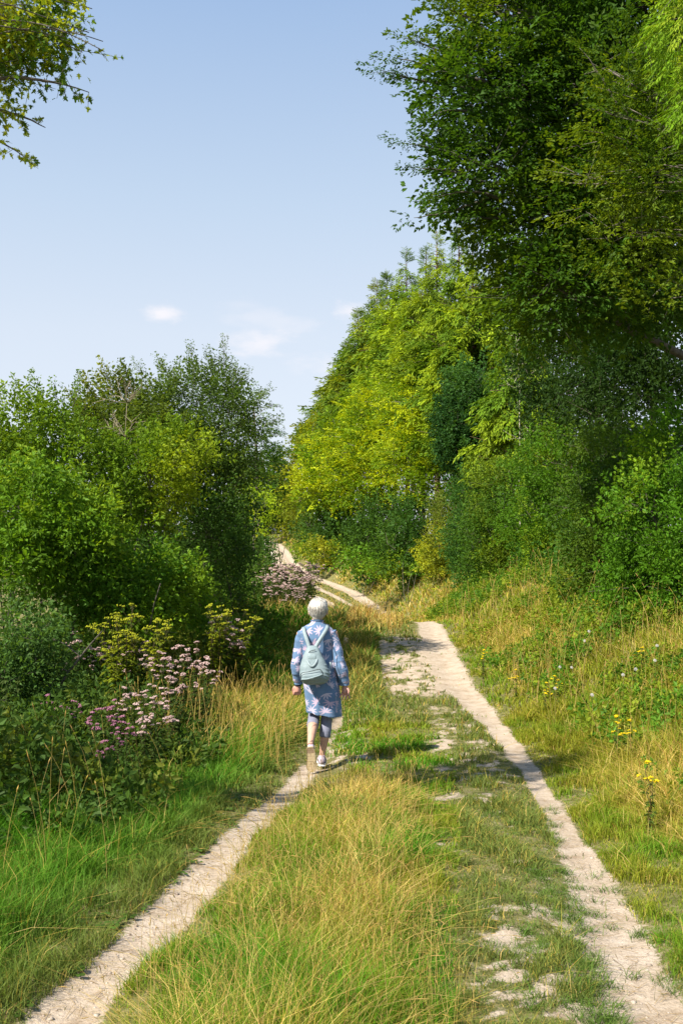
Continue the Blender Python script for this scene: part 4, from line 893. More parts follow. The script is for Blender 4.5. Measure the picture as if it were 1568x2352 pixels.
def plant_kind(seed, ns, H, spread, leafc, heads, leaf=(.06, .10), heads_per=(2, 4), lw=.17, topleaf=.9):
    """meshes of one herb: stems, leaves and where the flower heads sit"""
    q = np.random.default_rng(seed); st, lv = MB(), MB(); hp = []
    for s in range(ns):
        a = q.uniform(0, 6.28); rr = q.uniform(.1, 1) * spread; h = H * q.uniform(.72, 1.05)
        pts_ = np.array([V(math.cos(a) * rr * (.25 + .75 * t ** 1.4), math.sin(a) * rr * (.25 + .75 * t ** 1.4), h * t) + q.normal(0, .008, 3) for t in np.linspace(0, 1, 8)])
        tube(st, pts_, np.linspace(.0042, .0018, 8), 4, V(.13, .10, .05) if heads else V(.10, .14, .04), cap=False)
        for z in np.arange(.12, topleaf, .075 / H * 1.0):
            p = np.array([np.interp(z * 7, np.arange(8), pts_[:, k]) for k in range(3)]); b0 = q.uniform(0, 6.28)
            for b in (b0, b0 + math.pi):
                for da in (-.5, 0, .5):
                    l = q.uniform(*leaf) * (1 - .5 * z); d = V(math.cos(b + da), math.sin(b + da), q.uniform(-.35, .35)); d /= np.linalg.norm(d); sx = V(-d[1], d[0], 0) * l * lw
                    v = [p, p + d * l * .45 + sx + V(0, 0, .004), p + d * l - V(0, 0, .3 * l), p + d * l * .45 - sx + V(0, 0, .004)]
                    lv.add(v, [[0, 1, 2], [0, 2, 3]], V(*leafc) * q.uniform(.7, 1.3))
        if heads:
            for k in range(int(q.integers(*heads_per))):
                tip = pts_[-1] + V(q.normal(0, .045), q.normal(0, .045), q.uniform(-.06, .02)) * (k > 0)
                if k: sticks(st, [pts_[-2 if k % 2 else -3]], [tip - V(0, 0, .02)], .0016, .0012, V(.13, .12, .05))
                hp.append((tip, q.uniform(.75, 1.25), int(q.integers(0, 3)), q.uniform(0, 6.28), q.normal(0, .25)))
    return (st.mesh("stems", M_leaf), lv.mesh("leaves", M_leaf), hp)
def put_plant(name, label, cat, group, kd, hm, x, y, s=1.0, rz=0.0, z=None):
    r = empty(name, (x, y, float(ground_z(x, y)) - .01 if z is None else z), rz, s); tag(r, label, cat, group)
    for nm, me in (("stems", kd[0]), ("leaves", kd[1])):
        o = bpy.data.objects.new(nm, me); COL.objects.link(o); o.parent = r
    for p, hs, w, a, tl in kd[2]:
        o = bpy.data.objects.new("flower_head", hm[w % len(hm)]); COL.objects.link(o); o.parent = r; o.location = p; o.scale = (hs,) * 3; o.rotation_euler = (tl, tl * .5, a)
    return r
H_pink = [head_mesh("flower_head", (.46, .29, .26), (.72, .57, .52), seed=i) for i in range(3)]
H_mauve = [head_mesh("flower_head", (.25, .08, .15), (.50, .25, .32), seed=i + 5, r=.026) for i in range(3)]
H_yell = [head_mesh("flower_head", (.62, .46, .01), (.80, .62, .02), 12, .017, .0062, .25, seed=i + 9) for i in range(3)]
H_umb = [head_mesh("flower_head", (.22, .26, .02), (.44, .44, .025), 20, .036, .007, .12, seed=i + 12) for i in range(3)]
K_agr = [plant_kind(20 + i, 8, 1.0, .20, (.075, .13, .03), True) for i in range(3)]
K_dense = [plant_kind(30 + i, 12, 1.0, .28, (.085, .14, .035), True, heads_per=(2, 5)) for i in range(2)]
K_umb = [plant_kind(40 + i, 7, 1.0, .24, (.17, .22, .02), True, leaf=(.05, .12), heads_per=(2, 5), lw=.2) for i in range(2)]
K_rag = [plant_kind(50 + i, 3, .5, .05, (.09, .15, .025), True, leaf=(.03, .06), heads_per=(2, 5), topleaf=.8) for i in range(2)]
K_weed = [plant_kind(60 + i, 8, .9, .2, (.08, .12, .03), False, leaf=(.06, .12), lw=.25, topleaf=1.0) for i in range(3)]
ga = "hemp agrimony plants flowering below the left hedge"
def at_px(col, Y): return (col - CX) * Y / F
def plants(rows, name, cat, group, kinds, heads, Hnom=1.0):
    for i, (c, rtop, Y, lab) in enumerate(rows):
        x = at_px(c, Y); g = float(ground_z(x, Y)); s = (cz(rtop, Y) - g) / Hnom
        put_plant(name, lab, cat, group, kinds[i % len(kinds)], heads, x, Y, max(s, .3), i * 1.7)
plants([(178, 1458, 11.6, "tallest pink flower plant, standing alone at the left of the farther drift"), (232, 1478, 11.9, "pink flower plant just right of the tallest one"),
        (285, 1488, 11.7, "pink flower plant below the yellow umbels on the left"), (335, 1480, 11.3, "pale pink flower plant in the middle of the farther drift"), (365, 1500, 10.8, "lower pale pink flower plant in front of the middle of the farther drift"),
        (410, 1472, 11.6, "bright pale pink flower plant under the yellow ragwort"), (445, 1480, 11.2, "pink flower plant second from the right end of the farther drift"),
        (478, 1512, 10.9, "pink flower plant at the right end of the farther drift by the grass"), (425, 1535, 10.3, "short pink flower plant on the near side of the farther drift"), (385, 1545, 10.0, "short pink flower plant between the two drifts"),
        (512, 1418, 12.9, "pink flower plant behind the ragwort, near the hedge end"), (550, 1432, 13.0, "slim pink flower plant farthest right below the hedge end"),
        (290, 1582, 8.7, "palest flower plant on top of the nearer drift"), (335, 1590, 8.6, "pale pink flower plant right of the palest one in the nearer drift"), (375, 1605, 8.5, "pale pink flower plant at the right end of the nearer drift"),
        (330, 1640, 8.0, "small pale pink flower plant low in the nearer drift")],
       "hemp_agrimony", "flower", ga, K_agr, H_pink)
plants([(115, 1600, 8.6, "leftmost mauve budded flower plant, by the grey bush"), (165, 1612, 8.3, "mauve budded flower plant second from the left"), (215, 1618, 8.0, "mauve budded flower plant in the middle of the dark drift"),
        (262, 1612, 8.2, "deep mauve flower plant beside the palest flowers"), (285, 1660, 7.6, "low mauve flower plant nearest the verge"), (240, 1690, 7.3, "lowest mauve flower plant in the shade")],
       "hemp_agrimony", "flower", "mauve budded agrimony plants in the shade", K_agr, H_mauve)
r_ = [(604, 1306, 29), (628, 1300, 30), (650, 1297, 31), (675, 1300, 31), (700, 1306, 30.5), (612, 1322, 27.5), (636, 1318, 28), (660, 1318, 28), (686, 1322, 28.5), (708, 1326, 28), (625, 1344, 26.5), (650, 1342, 26.5), (676, 1345, 27), (698, 1350, 27), (660, 1362, 25.5), (684, 1368, 25.5), (692, 1291, 30), (714, 1297, 29.5)]
R_LAB = ["leftmost pink plant in the back row of the massed drift", "second pink plant from the left in the back row of the massed drift", "middle pink plant in the back row of the massed drift", "fourth pink plant in the back row of the massed drift", "rightmost pink plant in the back row, nearest the far track",
         "leftmost pink plant in the second row of the massed drift", "pink plant second from the left in the second row of the drift", "pink plant in the centre of the second row of the drift", "pink plant fourth from the left in the second row of the drift", "rightmost pink plant in the second row, beside the far rut",
         "leftmost pink plant in the third row, against the hedge end", "second pink plant in the third row of the massed drift", "third pink plant in the third row of the massed drift", "rightmost pink plant in the third row, above the walker's head",
         "front left pink plant of the drift, low and leafy", "front right pink plant of the drift, just left of the walker's hair", "tallest pink plant at the right shoulder of the drift", "pink plant hiding the far rut at the right end of the drift"]
for i, (c, rt, Y) in enumerate(r_):
    x = at_px(c, Y); g = float(ground_z(x, Y))
    lab = R_LAB[i]
    put_plant("hemp_agrimony", lab, "flower", "massed pink flowers beyond the walker", K_dense[i % 2], H_pink, x, Y, max((cz(rt, Y) - g), .5), i * 1.3)
plants([(495, 1392, 12.6, "feathery yellow green umbel plant left of the hedge end"), (545, 1398, 13.0, "feathery yellow green umbel plant at the hedge end"), (300, 1398, 11.2, "yellow umbel plant under the deep green dogwood"), (268, 1412, 11.0, "yellow umbel plant left of the one under the dogwood"), (352, 1425, 11.1, "lower yellow umbel plant right of the one under the dogwood")],
       "umbel_plant", "plant", "yellow green umbel plants at the foot of the left hedge", K_umb, H_umb)
def ray(col, row, h):
    for Y in np.arange(3, 70, .04):
        x = at_px(col, Y)
        if cz(row, Y) <= float(ground_z(x, Y)) + h: return x, Y
    return at_px(col, 60), 60
gy = "yellow ragwort flowers on the right bank"
for i, (c, r, lab) in enumerate((
    (1109, 1496, "small yellow flower by the right edge of the bare patch"), (1185, 1540, "yellow flower stem leaning over on the right bank"), (1277, 1557, "single bright yellow flower between two white clocks"),
    (1251, 1571, "yellow flower left of the single bright one"), (1472, 1491, "yellow flower by the right edge beneath the weeds"), (1492, 1756, "yellow flower stem low on the right bank near the frame edge"),
    (1413, 1651, "yellow flower on the lower slope of the right bank"), (1445, 1657, "yellow flower right of another on the lower slope"), (1370, 1376, "largest of the yellow flowers high on the bank under the hedge"), (1392, 1366, "yellow flower touching the largest one under the hedge"),
    (1415, 1353, "highest yellow flower of the bank, under the hedge"), (1172, 1340, "lone yellow flower at the foot of the narrow dark bush"), (500, 1445, "yellow ragwort flower among the pink ones on the left"), (518, 1450, "yellow ragwort flower right of its twin among the pink ones"), (405, 1478, "yellow ragwort flower between the pale pink heads"))):
    x, Y = ray(c, r, .45); g = float(ground_z(x, Y)); put_plant("ragwort", lab, "flower", gy if c > 600 else "yellow ragwort among the pink flowers", K_rag[i % 2], H_yell, x, Y, (cz(r, Y) - g + .02) / .5, i * 1.1)
clock = head_mesh("seed_head", (.75, .74, .70), (.85, .84, .80), 46, .016, .005, 0, seed=77)
v_ = MB(); dd = rng.normal(0, 1, (70, 3)); dd /= np.linalg.norm(dd, axis=1, keepdims=True); sticks(v_, dd * .003, dd * U(.014, .019, (70, 1)), .0008, .0022, V(.82, .81, .77)); blobs(v_, [V(0, 0, 0)], .009, V(.72, .70, .62), 1, .05); clock = v_.mesh("seed_head", M_petal)
for i, (c, r, lab) in enumerate(((1342, 1472, "white dandelion clock in the upper middle of the right bank"), (1508, 1483, "white dandelion clock nearest the right edge"), (1503, 1517, "white dandelion clock below the one nearest the right edge"),
    (1459, 1537, "white dandelion clock above a pair on the right bank"), (1430, 1550, "larger white dandelion clock on the right bank"), (1359, 1596, "lowest white dandelion clock on the right bank"), (1274, 1581, "white dandelion clock under the single yellow flower"),
    (1285, 1532, "white dandelion clock left of the middle of the bank"), (1312, 1533, "white dandelion clock right of a near twin"), (1352, 1450, "highest white dandelion clock on the right bank"))):
    x, Y = ray(c, r, .5); g = float(ground_z(x, Y)); h = cz(r, Y) - g; rt = empty("dandelion_clock", (x, Y, g)); tag(rt, lab, "flower", "white dandelion clocks on the right bank")
    mb = MB(); tube(mb, curve(V(0, 0, 0), V(0, 0, h), 5, .03), .002, 4, V(.16, .18, .06)); mb.build("stem", M_leaf, rt)
    o = bpy.data.objects.new("seed_head", clock); COL.objects.link(o); o.parent = rt; o.location = (0, 0, h); o.scale = (1.1 * max(1, Y / 13),) * 3
# tall leafy weeds standing in the shade on the left
gwd = "tall dark weeds in front of the left hedge"
for i, (c, r, Y, lab) in enumerate(((30, 1690, 7.2, "dark leafy weed at the left edge below the grey bush"), (80, 1720, 6.9, "dark leafy weed second from the left edge"), (140, 1750, 6.8, "dark leafy weed under the mauve buds"), (200, 1770, 6.8, "dark leafy weed in the middle of the shaded verge"),
    (262, 1745, 7.2, "dark leafy weed under the lowest mauve flowers"), (310, 1720, 7.6, "dark leafy weed at the right end of the shaded verge"), (350, 1690, 8.2, "leafy weed right of the nearer pink drift"), (50, 1640, 8.0, "leafy weed directly below the grey bush"),
    (470, 1570, 10.4, "leafy weed between the farther drift and the golden grass"), (400, 1600, 9.2, "leafy weed beside the golden grass"), (560, 1350, 17.5, "tall leafy weed at the very end of the left hedge"), (588, 1380, 18, "bright leafy weed right of the hedge end"), (20, 1560, 8.6, "tall weed overlapping the grey bush at the edge"))):
    x = at_px(c, Y); g = float(ground_z(x, Y)); put_plant("weed", lab, "plant", gwd, K_weed[i % 3], [clock], x, Y, (cz(r, Y) - g) / .9, i * 2.1)
# ------------------------------------------------------------------ the walker
PY = 9.6; PX = (734 - CX) * PY / F; PZ = cz(1757, PY)
def remeshed(name, mb, mat, parent, voxel, smooth=2, disp=None, colf=None):
    """fuse the pieces of a body or garment into one continuous skin"""
    me = mb.mesh("tmp", mat); o = bpy.data.objects.new("tmp", me); COL.objects.link(o)
    m = o.modifiers.new("r", 'REMESH'); m.mode = 'VOXEL'; m.voxel_size = voxel; m.use_smooth_shade = True
    if smooth: q = o.modifiers.new("s", 'SMOOTH'); q.factor = .5; q.iterations = smooth
    dg = bpy.context.evaluated_depsgraph_get(); new = bpy.data.meshes.new_from_object(o.evaluated_get(dg)); new.name = name
    bpy.data.objects.remove(o)
    n = len(new.vertices); v = np.zeros(n * 3, np.float32); new.vertices.foreach_get("co", v); v = v.reshape(-1, 3).astype(float)
    nn = np.zeros(n * 3, np.float32); new.vertices.foreach_get("normal", nn); nn = nn.reshape(-1, 3)
    if disp is not None: v = v + nn * disp(v)[:, None]; new.vertices.foreach_set("co", v.astype(np.float32).ravel())
    c = colf(v) if colf is not None else np.ones((n, 3))
    for a in [a for a in new.attributes if a.name == "tint"]: new.attributes.remove(a)
    a = new.attributes.new("tint", 'FLOAT_COLOR', 'POINT'); a.data.foreach_set("color", np.concatenate([c, np.ones((n, 1))], 1).astype(np.float32).ravel())
    new.materials.clear(); new.materials.append(mat); new.update()
    ob = bpy.data.objects.new(name, new); COL.objects.link(ob); ob.parent = parent
    return ob
def loft(mb, rings, k=28, col=(1, 1, 1), p=2.0, cap=True):
    """rings: (centre xyz, half width x, half depth y[, tilt about x, roll about y])"""
    th = np.arange(k) * 2 * math.pi / k; vs = []
    for R in rings:
        c, rx, ry = V(*R[0]), R[1], R[2]; tx = R[3] if len(R) > 3 else 0; ty = R[4] if len(R) > 4 else 0
        ct, st_ = np.cos(th), np.sin(th); x = rx * np.sign(ct) * np.abs(ct) ** (2 / p); y = ry * np.sign(st_) * np.abs(st_) ** (2 / p)
        vs.append(c + np.stack([x, y * math.cos(tx), y * math.sin(tx) - x * math.sin(ty)], 1))
    v = np.concatenate(vs); n = len(rings); i = np.arange(n - 1)[:, None] * k; j = np.arange(k)[None]; j2 = (j + 1) % k
    f = np.stack([np.stack([i + j, i + j2, i + k + j2], -1), np.stack([i + j, i + k + j2, i + k + j], -1)], 2).reshape(-1, 3)
    if cap:
        b = n * k; v = np.concatenate([v, [vs[0].mean(0)], [vs[-1].mean(0)]]); j = np.arange(k); j2 = (j + 1) % k
        f = np.concatenate([f, np.stack([j2, j, np.full(k, b)], 1), np.stack([(n - 1) * k + j, (n - 1) * k + j2, np.full(k, b + 1)], 1)])
    mb.add(v, f, col)
def ball(mb, c, r, sq=(1, 1, 1), col=(1, 1, 1)):
    a = np.linspace(0, math.pi, 12); loft(mb, [((c[0], c[1], c[2] - r * sq[2] * math.cos(t)), max(1e-4, r * sq[0] * math.sin(t)), max(1e-4, r * sq[1] * math.sin(t))) for t in a], 20, col)
def smoothpath(P_, n):
    P_ = np.asarray(P_, float); t = np.linspace(0, len(P_) - 1, n); i = np.clip(t.astype(int), 0, len(P_) - 2); u = (t - i)[:, None]
    g = lambda k: P_[np.clip(k, 0, len(P_) - 1)]
    a, b, c, d = g(i - 1), g(i), g(i + 1), g(i + 2)
    return .5 * (2 * b + (c - a) * u + (2 * a - 5 * b + 4 * c - d) * u ** 2 + (3 * b - a - 3 * c + d) * u ** 3)
def limb(mb, pr, n=24, k=16, col=(1, 1, 1)):
    q = smoothpath(pr, n); tube(mb, q[:, :3], q[:, 3], k, col)
W = empty("person", (PX, PY, PZ)); tag(W, "walker with short white hair, leafy blue tunic and pale green backpack seen from behind", "person")
SKIN = V(.50, .30, .215)
bd = MB()
# head, neck, trunk
ball(bd, (-.016, .015, 1.505), .088, (.90, 1.08, 1.24)); ball(bd, (-.016, .060, 1.445), .062, (.95, .9, 1.0))
ball(bd, (-.016, .118, 1.487), .014, (.9, 1.4, 1.5)); ball(bd, (-.016, .108, 1.446), .016, (1.6, .6, .6)); ball(bd, (-.016, .09, 1.402), .026, (1.1, 1, .8))
for s in (-1, 1):
    ball(bd, (-.016 + s * .088, .018, 1.470), .024, (.35, .75, 1.35)); ball(bd, (-.016 + s * .032, .098, 1.505), .013, (1.2, .6, .8))
limb(bd, [(-.020, .02, 1.46, .052), (-.024, .012, 1.40, .050), (-.028, .005, 1.34, .062)])
loft(bd, [((0, .01, .80), .135, .10), ((-.01, .01, .90), .140, .105), ((-.02, .01, 1.02), .120, .092), ((-.025, .01, 1.15), .135, .10), ((-.028, .0, 1.26), .150, .09), ((-.028, .0, 1.33), .085, .06)])
# arms down to the wrist
LA = [(-.175, .0, 1.27, .046), (-.205, .01, 1.14, .042), (-.218, -.02, 1.02, .038), (-.226, -.01, .93, .036), (-.218, .02, .84, .028), (-.212, .035, .775, .022)]
RA = [(.125, .0, 1.28, .046), (.158, .0, 1.15, .042), (.185, -.045, 1.02, .038), (.214, -.05, .93, .036), (.230, -.03, .84, .028), (.238, -.02, .775, .022)]
limb(bd, LA); limb(bd, RA)
def hand(wx, wy, wz, s, spread, curl, turn):
    """palm, four bent fingers of unequal length and a thumb; s = +1 thumb to the front-inside"""
    def tr(p): x, y, z = p[:3]; c, q = math.cos(turn), math.sin(turn); return (wx + x * c - y * q, wy + x * q + y * c, wz + z) + tuple(p[3:])
    limb(bd, [tr(p) for p in ((0, 0, .015, .021), (0, .004, -.02, .026), (0, .006, -.05, .028), (0, .004, -.075, .024))], 10, 12)
    limb(bd, [tr(p) for p in ((0.018, .004, -.03, .017), (.020, .006, -.075, .013))], 6, 10); limb(bd, [tr(p) for p in ((-.018, .004, -.03, .017), (-.020, .006, -.072, .013))], 6, 10)
    for i, (x0, l) in enumerate(((-.029, .060), (-.010, .072), (.010, .068), (.028, .054))):
        dx = x0 * spread; c1, c2, c3 = curl * .5, curl * 1.3, curl * 2.0
        p = V(x0, .004, -.068); pts_ = [(*p, .0095)]
        for f, ang, r in ((.45, c1, .0088), (.32, c2, .0082), (.23, c3, .0068)):
            p = p + V(dx * f, math.sin(ang) * l * f * s, -math.cos(ang) * l * f); pts_.append((*p, r))
        limb(bd, [tr(q) for q in pts_], 10, 10)
    limb(bd, [tr(q) for q in ((-.024, .008 * s, -.02, .013), (-.040, .020 * s, -.045, .011), (-.040, .030 * s, -.070, .009), (-.034, .034 * s, -.088, .0075))], 9, 10)
hand(-.214, .038, .770, 1, .15, .95, .25); hand(.246, -.018, .768, 1, .9, .45, math.pi - .3)
# legs
LL = [(-.058, .01, .86, .078), (-.058, .045, .68, .064), (-.056, .075, .50, .049), (-.058, .015, .44, .050), (-.066, -.10, .385, .050), (-.076, -.20, .305, .036), (-.083, -.262, .245, .029)]
RL = [(.052, .01, .86, .080), (.060, .03, .68, .066), (.066, .05, .50, .050), (.064, .03, .42, .049), (.056, -.005, .33, .051), (.040, -.012, .21, .038), (.026, -.005, .11, .028), (.024, .0, .05, .027)]
limb(bd, LL); limb(bd, RL)
limb(bd, [(-.083, -.262, .24, .028), (-.078, -.235, .16, .030), (-.074, -.20, .07, .030), (-.072, -.16, .03, .022)], 10)
limb(bd, [(.024, -.02, .045, .028), (.022, .06, .05, .032), (.020, .14, .035, .032), (.018, .18, .03, .022)], 10)
def skin_col(v):
    c = np.broadcast_to(SKIN, (len(v), 3)).copy(); hand_ = (v[:, 2] > .6) & (v[:, 2] < .79) & (np.abs(v[:, 0]) > .17)
    c[hand_] = V(.50, .26, .20); c *= (.88 + .24 * fbm(v[:, 0] * 30, v[:, 1] * 30, v[:, 2] * 30, 2))[:, None]
    lips = (np.abs(v[:, 0] + .016) < .022) & (np.abs(v[:, 2] - 1.446) < .008) & (v[:, 1] > .1); c[lips] = V(.45, .17, .15)
    for s in (-1, 1): c[(np.hypot(v[:, 0] + .016 - s * .032, v[:, 2] - 1.507) < .009) & (v[:, 1] > .09)] = V(.12, .09, .08)
    return c
remeshed("body", bd, M_skin, W, .0052, 2, None, skin_col)
# hair: cropped cap that follows the skull, tapering into the nape
hb = MB(); ball(hb, (-.017, .0, 1.522), .094, (.95, 1.08, .96)); ball(hb, (-.018, -.012, 1.487), .080, (1.02, 1.0, .95)); ball(hb, (-.022, -.020, 1.440), .054, (.95, .8, 1.05)); ball(hb, (-.040, -.01, 1.565), .05, (1, 1, .85)); ball(hb, (.018, .0, 1.560), .05, (1, 1, .85)); ball(hb, (-.006, .03, 1.545), .080, (1, 1.1, .8))
def hair_disp(v):
    a = np.arctan2(v[:, 0] + .016, v[:, 1]); return .006 * (fbm(a * 9, v[:, 2] * 14, 3, 3) - .4) + .010 * (fbm(v[:, 0] * 34, v[:, 1] * 34, v[:, 2] * 20, 2) - .5) * sst(1.47, 1.58, v[:, 2]) - .010 * sst(.06, .10, v[:, 1])
def hair_col(v): return lerp(np.broadcast_to(V(.26, .22, .18), (len(v), 3)), V(.62, .59, .53), sst(1.39, 1.47, v[:, 2]) * .85 + .3 * (fbm(v[:, 0] * 90, v[:, 1] * 50, v[:, 2] * 12, 2) - .3))
hair = remeshed("hair", hb, M_hair, W, .005, 1, hair_disp, hair_col)
mb = MB(); n = 2600; d = rng.normal(0, 1, (n, 3)); d /= np.linalg.norm(d, axis=1, keepdims=True); d = d[(d[:, 1] < .55) & (d[:, 2] > -.75)]; n = len(d)
p = V(-.017, .0, 1.512) + d * V(.088, .098, .098); fl = np.stack([d[:, 0] * .4 + rng.normal(0, .25, n), -.25 + 0 * d[:, 0] + rng.normal(0, .2, n), np.where(d[:, 2] > .55, .5, -1.0) + rng.normal(0, .3, n)], 1)
fl = fl - d * (fl * d).sum(1, keepdims=True); fl /= np.linalg.norm(fl, axis=1, keepdims=True); l = U(.018, .040, (n, 1))
e = p + fl * l + d * U(.0, .007, (n, 1)); sticks(mb, p + d * .001, e, .0016, .0006, lerp(np.broadcast_to(V(.36, .33, .28), (n, 3)), V(.76, .73, .67), U(0, 1, n)))
mb.build("hair_strands", M_hair, hair)["kind"] = 'stuff'
# leggings to mid calf
lg = MB(); G = lambda P_, d_: [(a, b, c, r + d_) for a, b, c, r in P_]
limb(lg, G(LL[:4], .007) + [(-.0635, -.055, .405, .058), (-.0655, -.085, .388, .0575)]); limb(lg, G(RL[:4], .006) + [(.057, -.003, .34, .0575), (.050, -.01, .272, .0545)])
loft(lg, [((0, .01, .80), .14, .105), ((0, .01, .88), .142, .108)])
def leg_col(v):
    c = lerp(np.broadcast_to(V(.15, .16, .22), (len(v), 3)), V(.23, .24, .31), fbm(v[:, 0] * 120, v[:, 1] * 120, v[:, 2] * 120, 2)); k = (v[:, 0] > 0) & (v[:, 2] < .29) & (v[:, 2] > .282); c[k] *= .6; return c
remeshed("leggings", lg, M_cloth, W, .006, 1, lambda v: .003 * (fbm(v[:, 0] * 12, v[:, 1] * 12, v[:, 2] * 45, 2) - .5), leg_col)
# tunic: trunk, skirt and sleeves fused, printed with palm leaf sprays
dr = MB()
loft(dr, [((.042, .0, .492), .168, .128, .02, .16), ((.038, .005, .56), .170, .132, .0, .12), ((.026, .01, .66), .172, .135, 0, .05), ((.014, .01, .78), .176, .135), ((.0, .01, .90), .164, .122), ((-.012, .01, 1.02), .152, .112),
          ((-.022, .01, 1.14), .158, .116), ((-.027, .0, 1.22), .174, .112), ((-.027, -.002, 1.275), .176, .100), ((-.027, -.002, 1.318), .150, .082), ((-.026, .002, 1.350), .100, .066), ((-.024, .006, 1.372), .062, .060), ((-.023, .008, 1.394), .058, .058)], 40, p=2.2)
limb(dr, [(-.150, -.002, 1.275, .062), (-.186, .0, 1.19, .058), (-.204, -.005, 1.08, .056), (-.218, -.015, .985, .056), (-.222, -.01, .92, .056), (-.216, .01, .855, .047), (-.208, .03, .795, .036)])
limb(dr, [(.100, -.002, 1.285, .062), (.136, .0, 1.19, .058), (.166, -.02, 1.09, .056), (.188, -.045, .99, .058), (.212, -.045, .92, .060), (.226, -.03, .855, .052), (.236, -.02, .79, .044)])
def tun_disp(v):
    x, y, z = v.T; sk = sst(.85, .55, z) * (np.abs(x - .03) < .2)
    fold = np.sin(np.arctan2(y - .01, x - .02) * 7 + 2.4 * vnoise(z * 4, x * 3, 1)) * .007 * sk
    arm = sst(.16, .2, np.abs(x + .01)) * (z > .78); wr_ = .016 * (fbm(x * 8 + z * 6, y * 12, z * 22, 2) - .5) * (arm + .35)
    return fold + wr_ + .006 * (fbm(x * 14, y * 14, z * 9, 2) - .5)
def tun_col(v):
    n = len(v); x, y, z = v.T
    u = np.where(np.abs(x + .01) > .165, x * 1.0 + y * .9, np.arctan2(x + .01, -(y - .25)) * .33); w = z
    c = np.broadcast_to(V(.105, .18, .30), (n, 3)).copy() * (.9 + .2 * fbm(x * 20, y * 20, z * 20, 2))[:, None]
    q = np.random.default_rng(5); best = np.zeros(n); cc = np.zeros((n, 3))
    for i in range(-5, 6):
        for j in range(0, 12):
            cx = (i + .5 * (j % 2)) * .118 + q.normal(0, .014); cy = .45 + j * .084 + q.normal(0, .012); a0 = q.choice([-1.57, 1.57, -1.2, 2.6, .4]) + q.normal(0, .4); sz = q.uniform(.048, .066); pk = q.uniform(); nl = int(q.integers(5, 8))
            dx, dy = u - cx, w - cy; rr = np.hypot(dx, dy); near = rr < sz * 1.05
            if not near.any(): continue
            dxx, dyy, r2 = dx[near], dy[near], rr[near]; m = np.zeros(len(r2))
            for k in range(nl):
                a = a0 + (k - (nl - 1) / 2) * .62; t = dxx * math.cos(a) + dyy * math.sin(a); p_ = np.abs(-dxx * math.sin(a) + dyy * math.cos(a)); ln = sz * (1 - .10 * abs(k - (nl - 1) / 2) * .6)
                wd = .0056 * np.sin(np.clip(t / ln, 0, 1) * math.pi) ** .7 + .0008; m = np.maximum(m, (t > 0) * (t < ln) * (1 - sst(.75, 1.15, p_ / wd)))
            b = best[near]; up_ = m > b; b2 = np.where(up_, m, b); best[near] = b2
            ci = cc[near]; ci[up_] = lerp(V(.58, .52, .62), V(.56, .36, .45), pk); cc[near] = ci
    return c + (cc - c) * (best * .76)[:, None]
remeshed("tunic", dr, M_cloth, W, .0055, 3, tun_disp, tun_col)
mb = MB(); tube(mb, [(-.082 + .06 * math.cos(a) + .058, .008 + .062 * math.sin(a), 1.392 - .006 * math.sin(a)) for a in np.linspace(0, 6.283, 24)], .006, 6, V(.085, .155, .275)); mb.build("collar", M_cloth, W, True)
for cx_, cy_, cz_, rx_, nm in ((-.207, .032, .787, .040, "cuff"), (.237, -.019, .783, .048, "cuff")):
    mb = MB(); loft(mb, [((cx_, cy_, cz_ - .012), rx_, rx_ * .9), ((cx_, cy_, cz_ + .022), rx_ * 1.02, rx_ * .92)], 20, V(.11, .19, .32), cap=False); mb.build(nm, M_cloth, W, True)
mb = MB(); tube(mb, [(-.212 + .027 * math.cos(a), .037 + .025 * math.sin(a), .763) for a in np.linspace(0, 6.283, 20)], .0065, 6, V(.02, .03, .05)); mb.build("wristband", M_dark, W, True)
mb = MB(); tube(mb, [(.010, .10, 1.33), (.06, .04, 1.34)] + [(.125, -.115, 1.12), (.132, -.128, 1.02), (.150, -.13, .95), (.168, -.10, .86), (.176, -.04, .80)], .0035, 5, V(.03, .03, .04)); mb.build("bag_cord", M_dark, W, True)
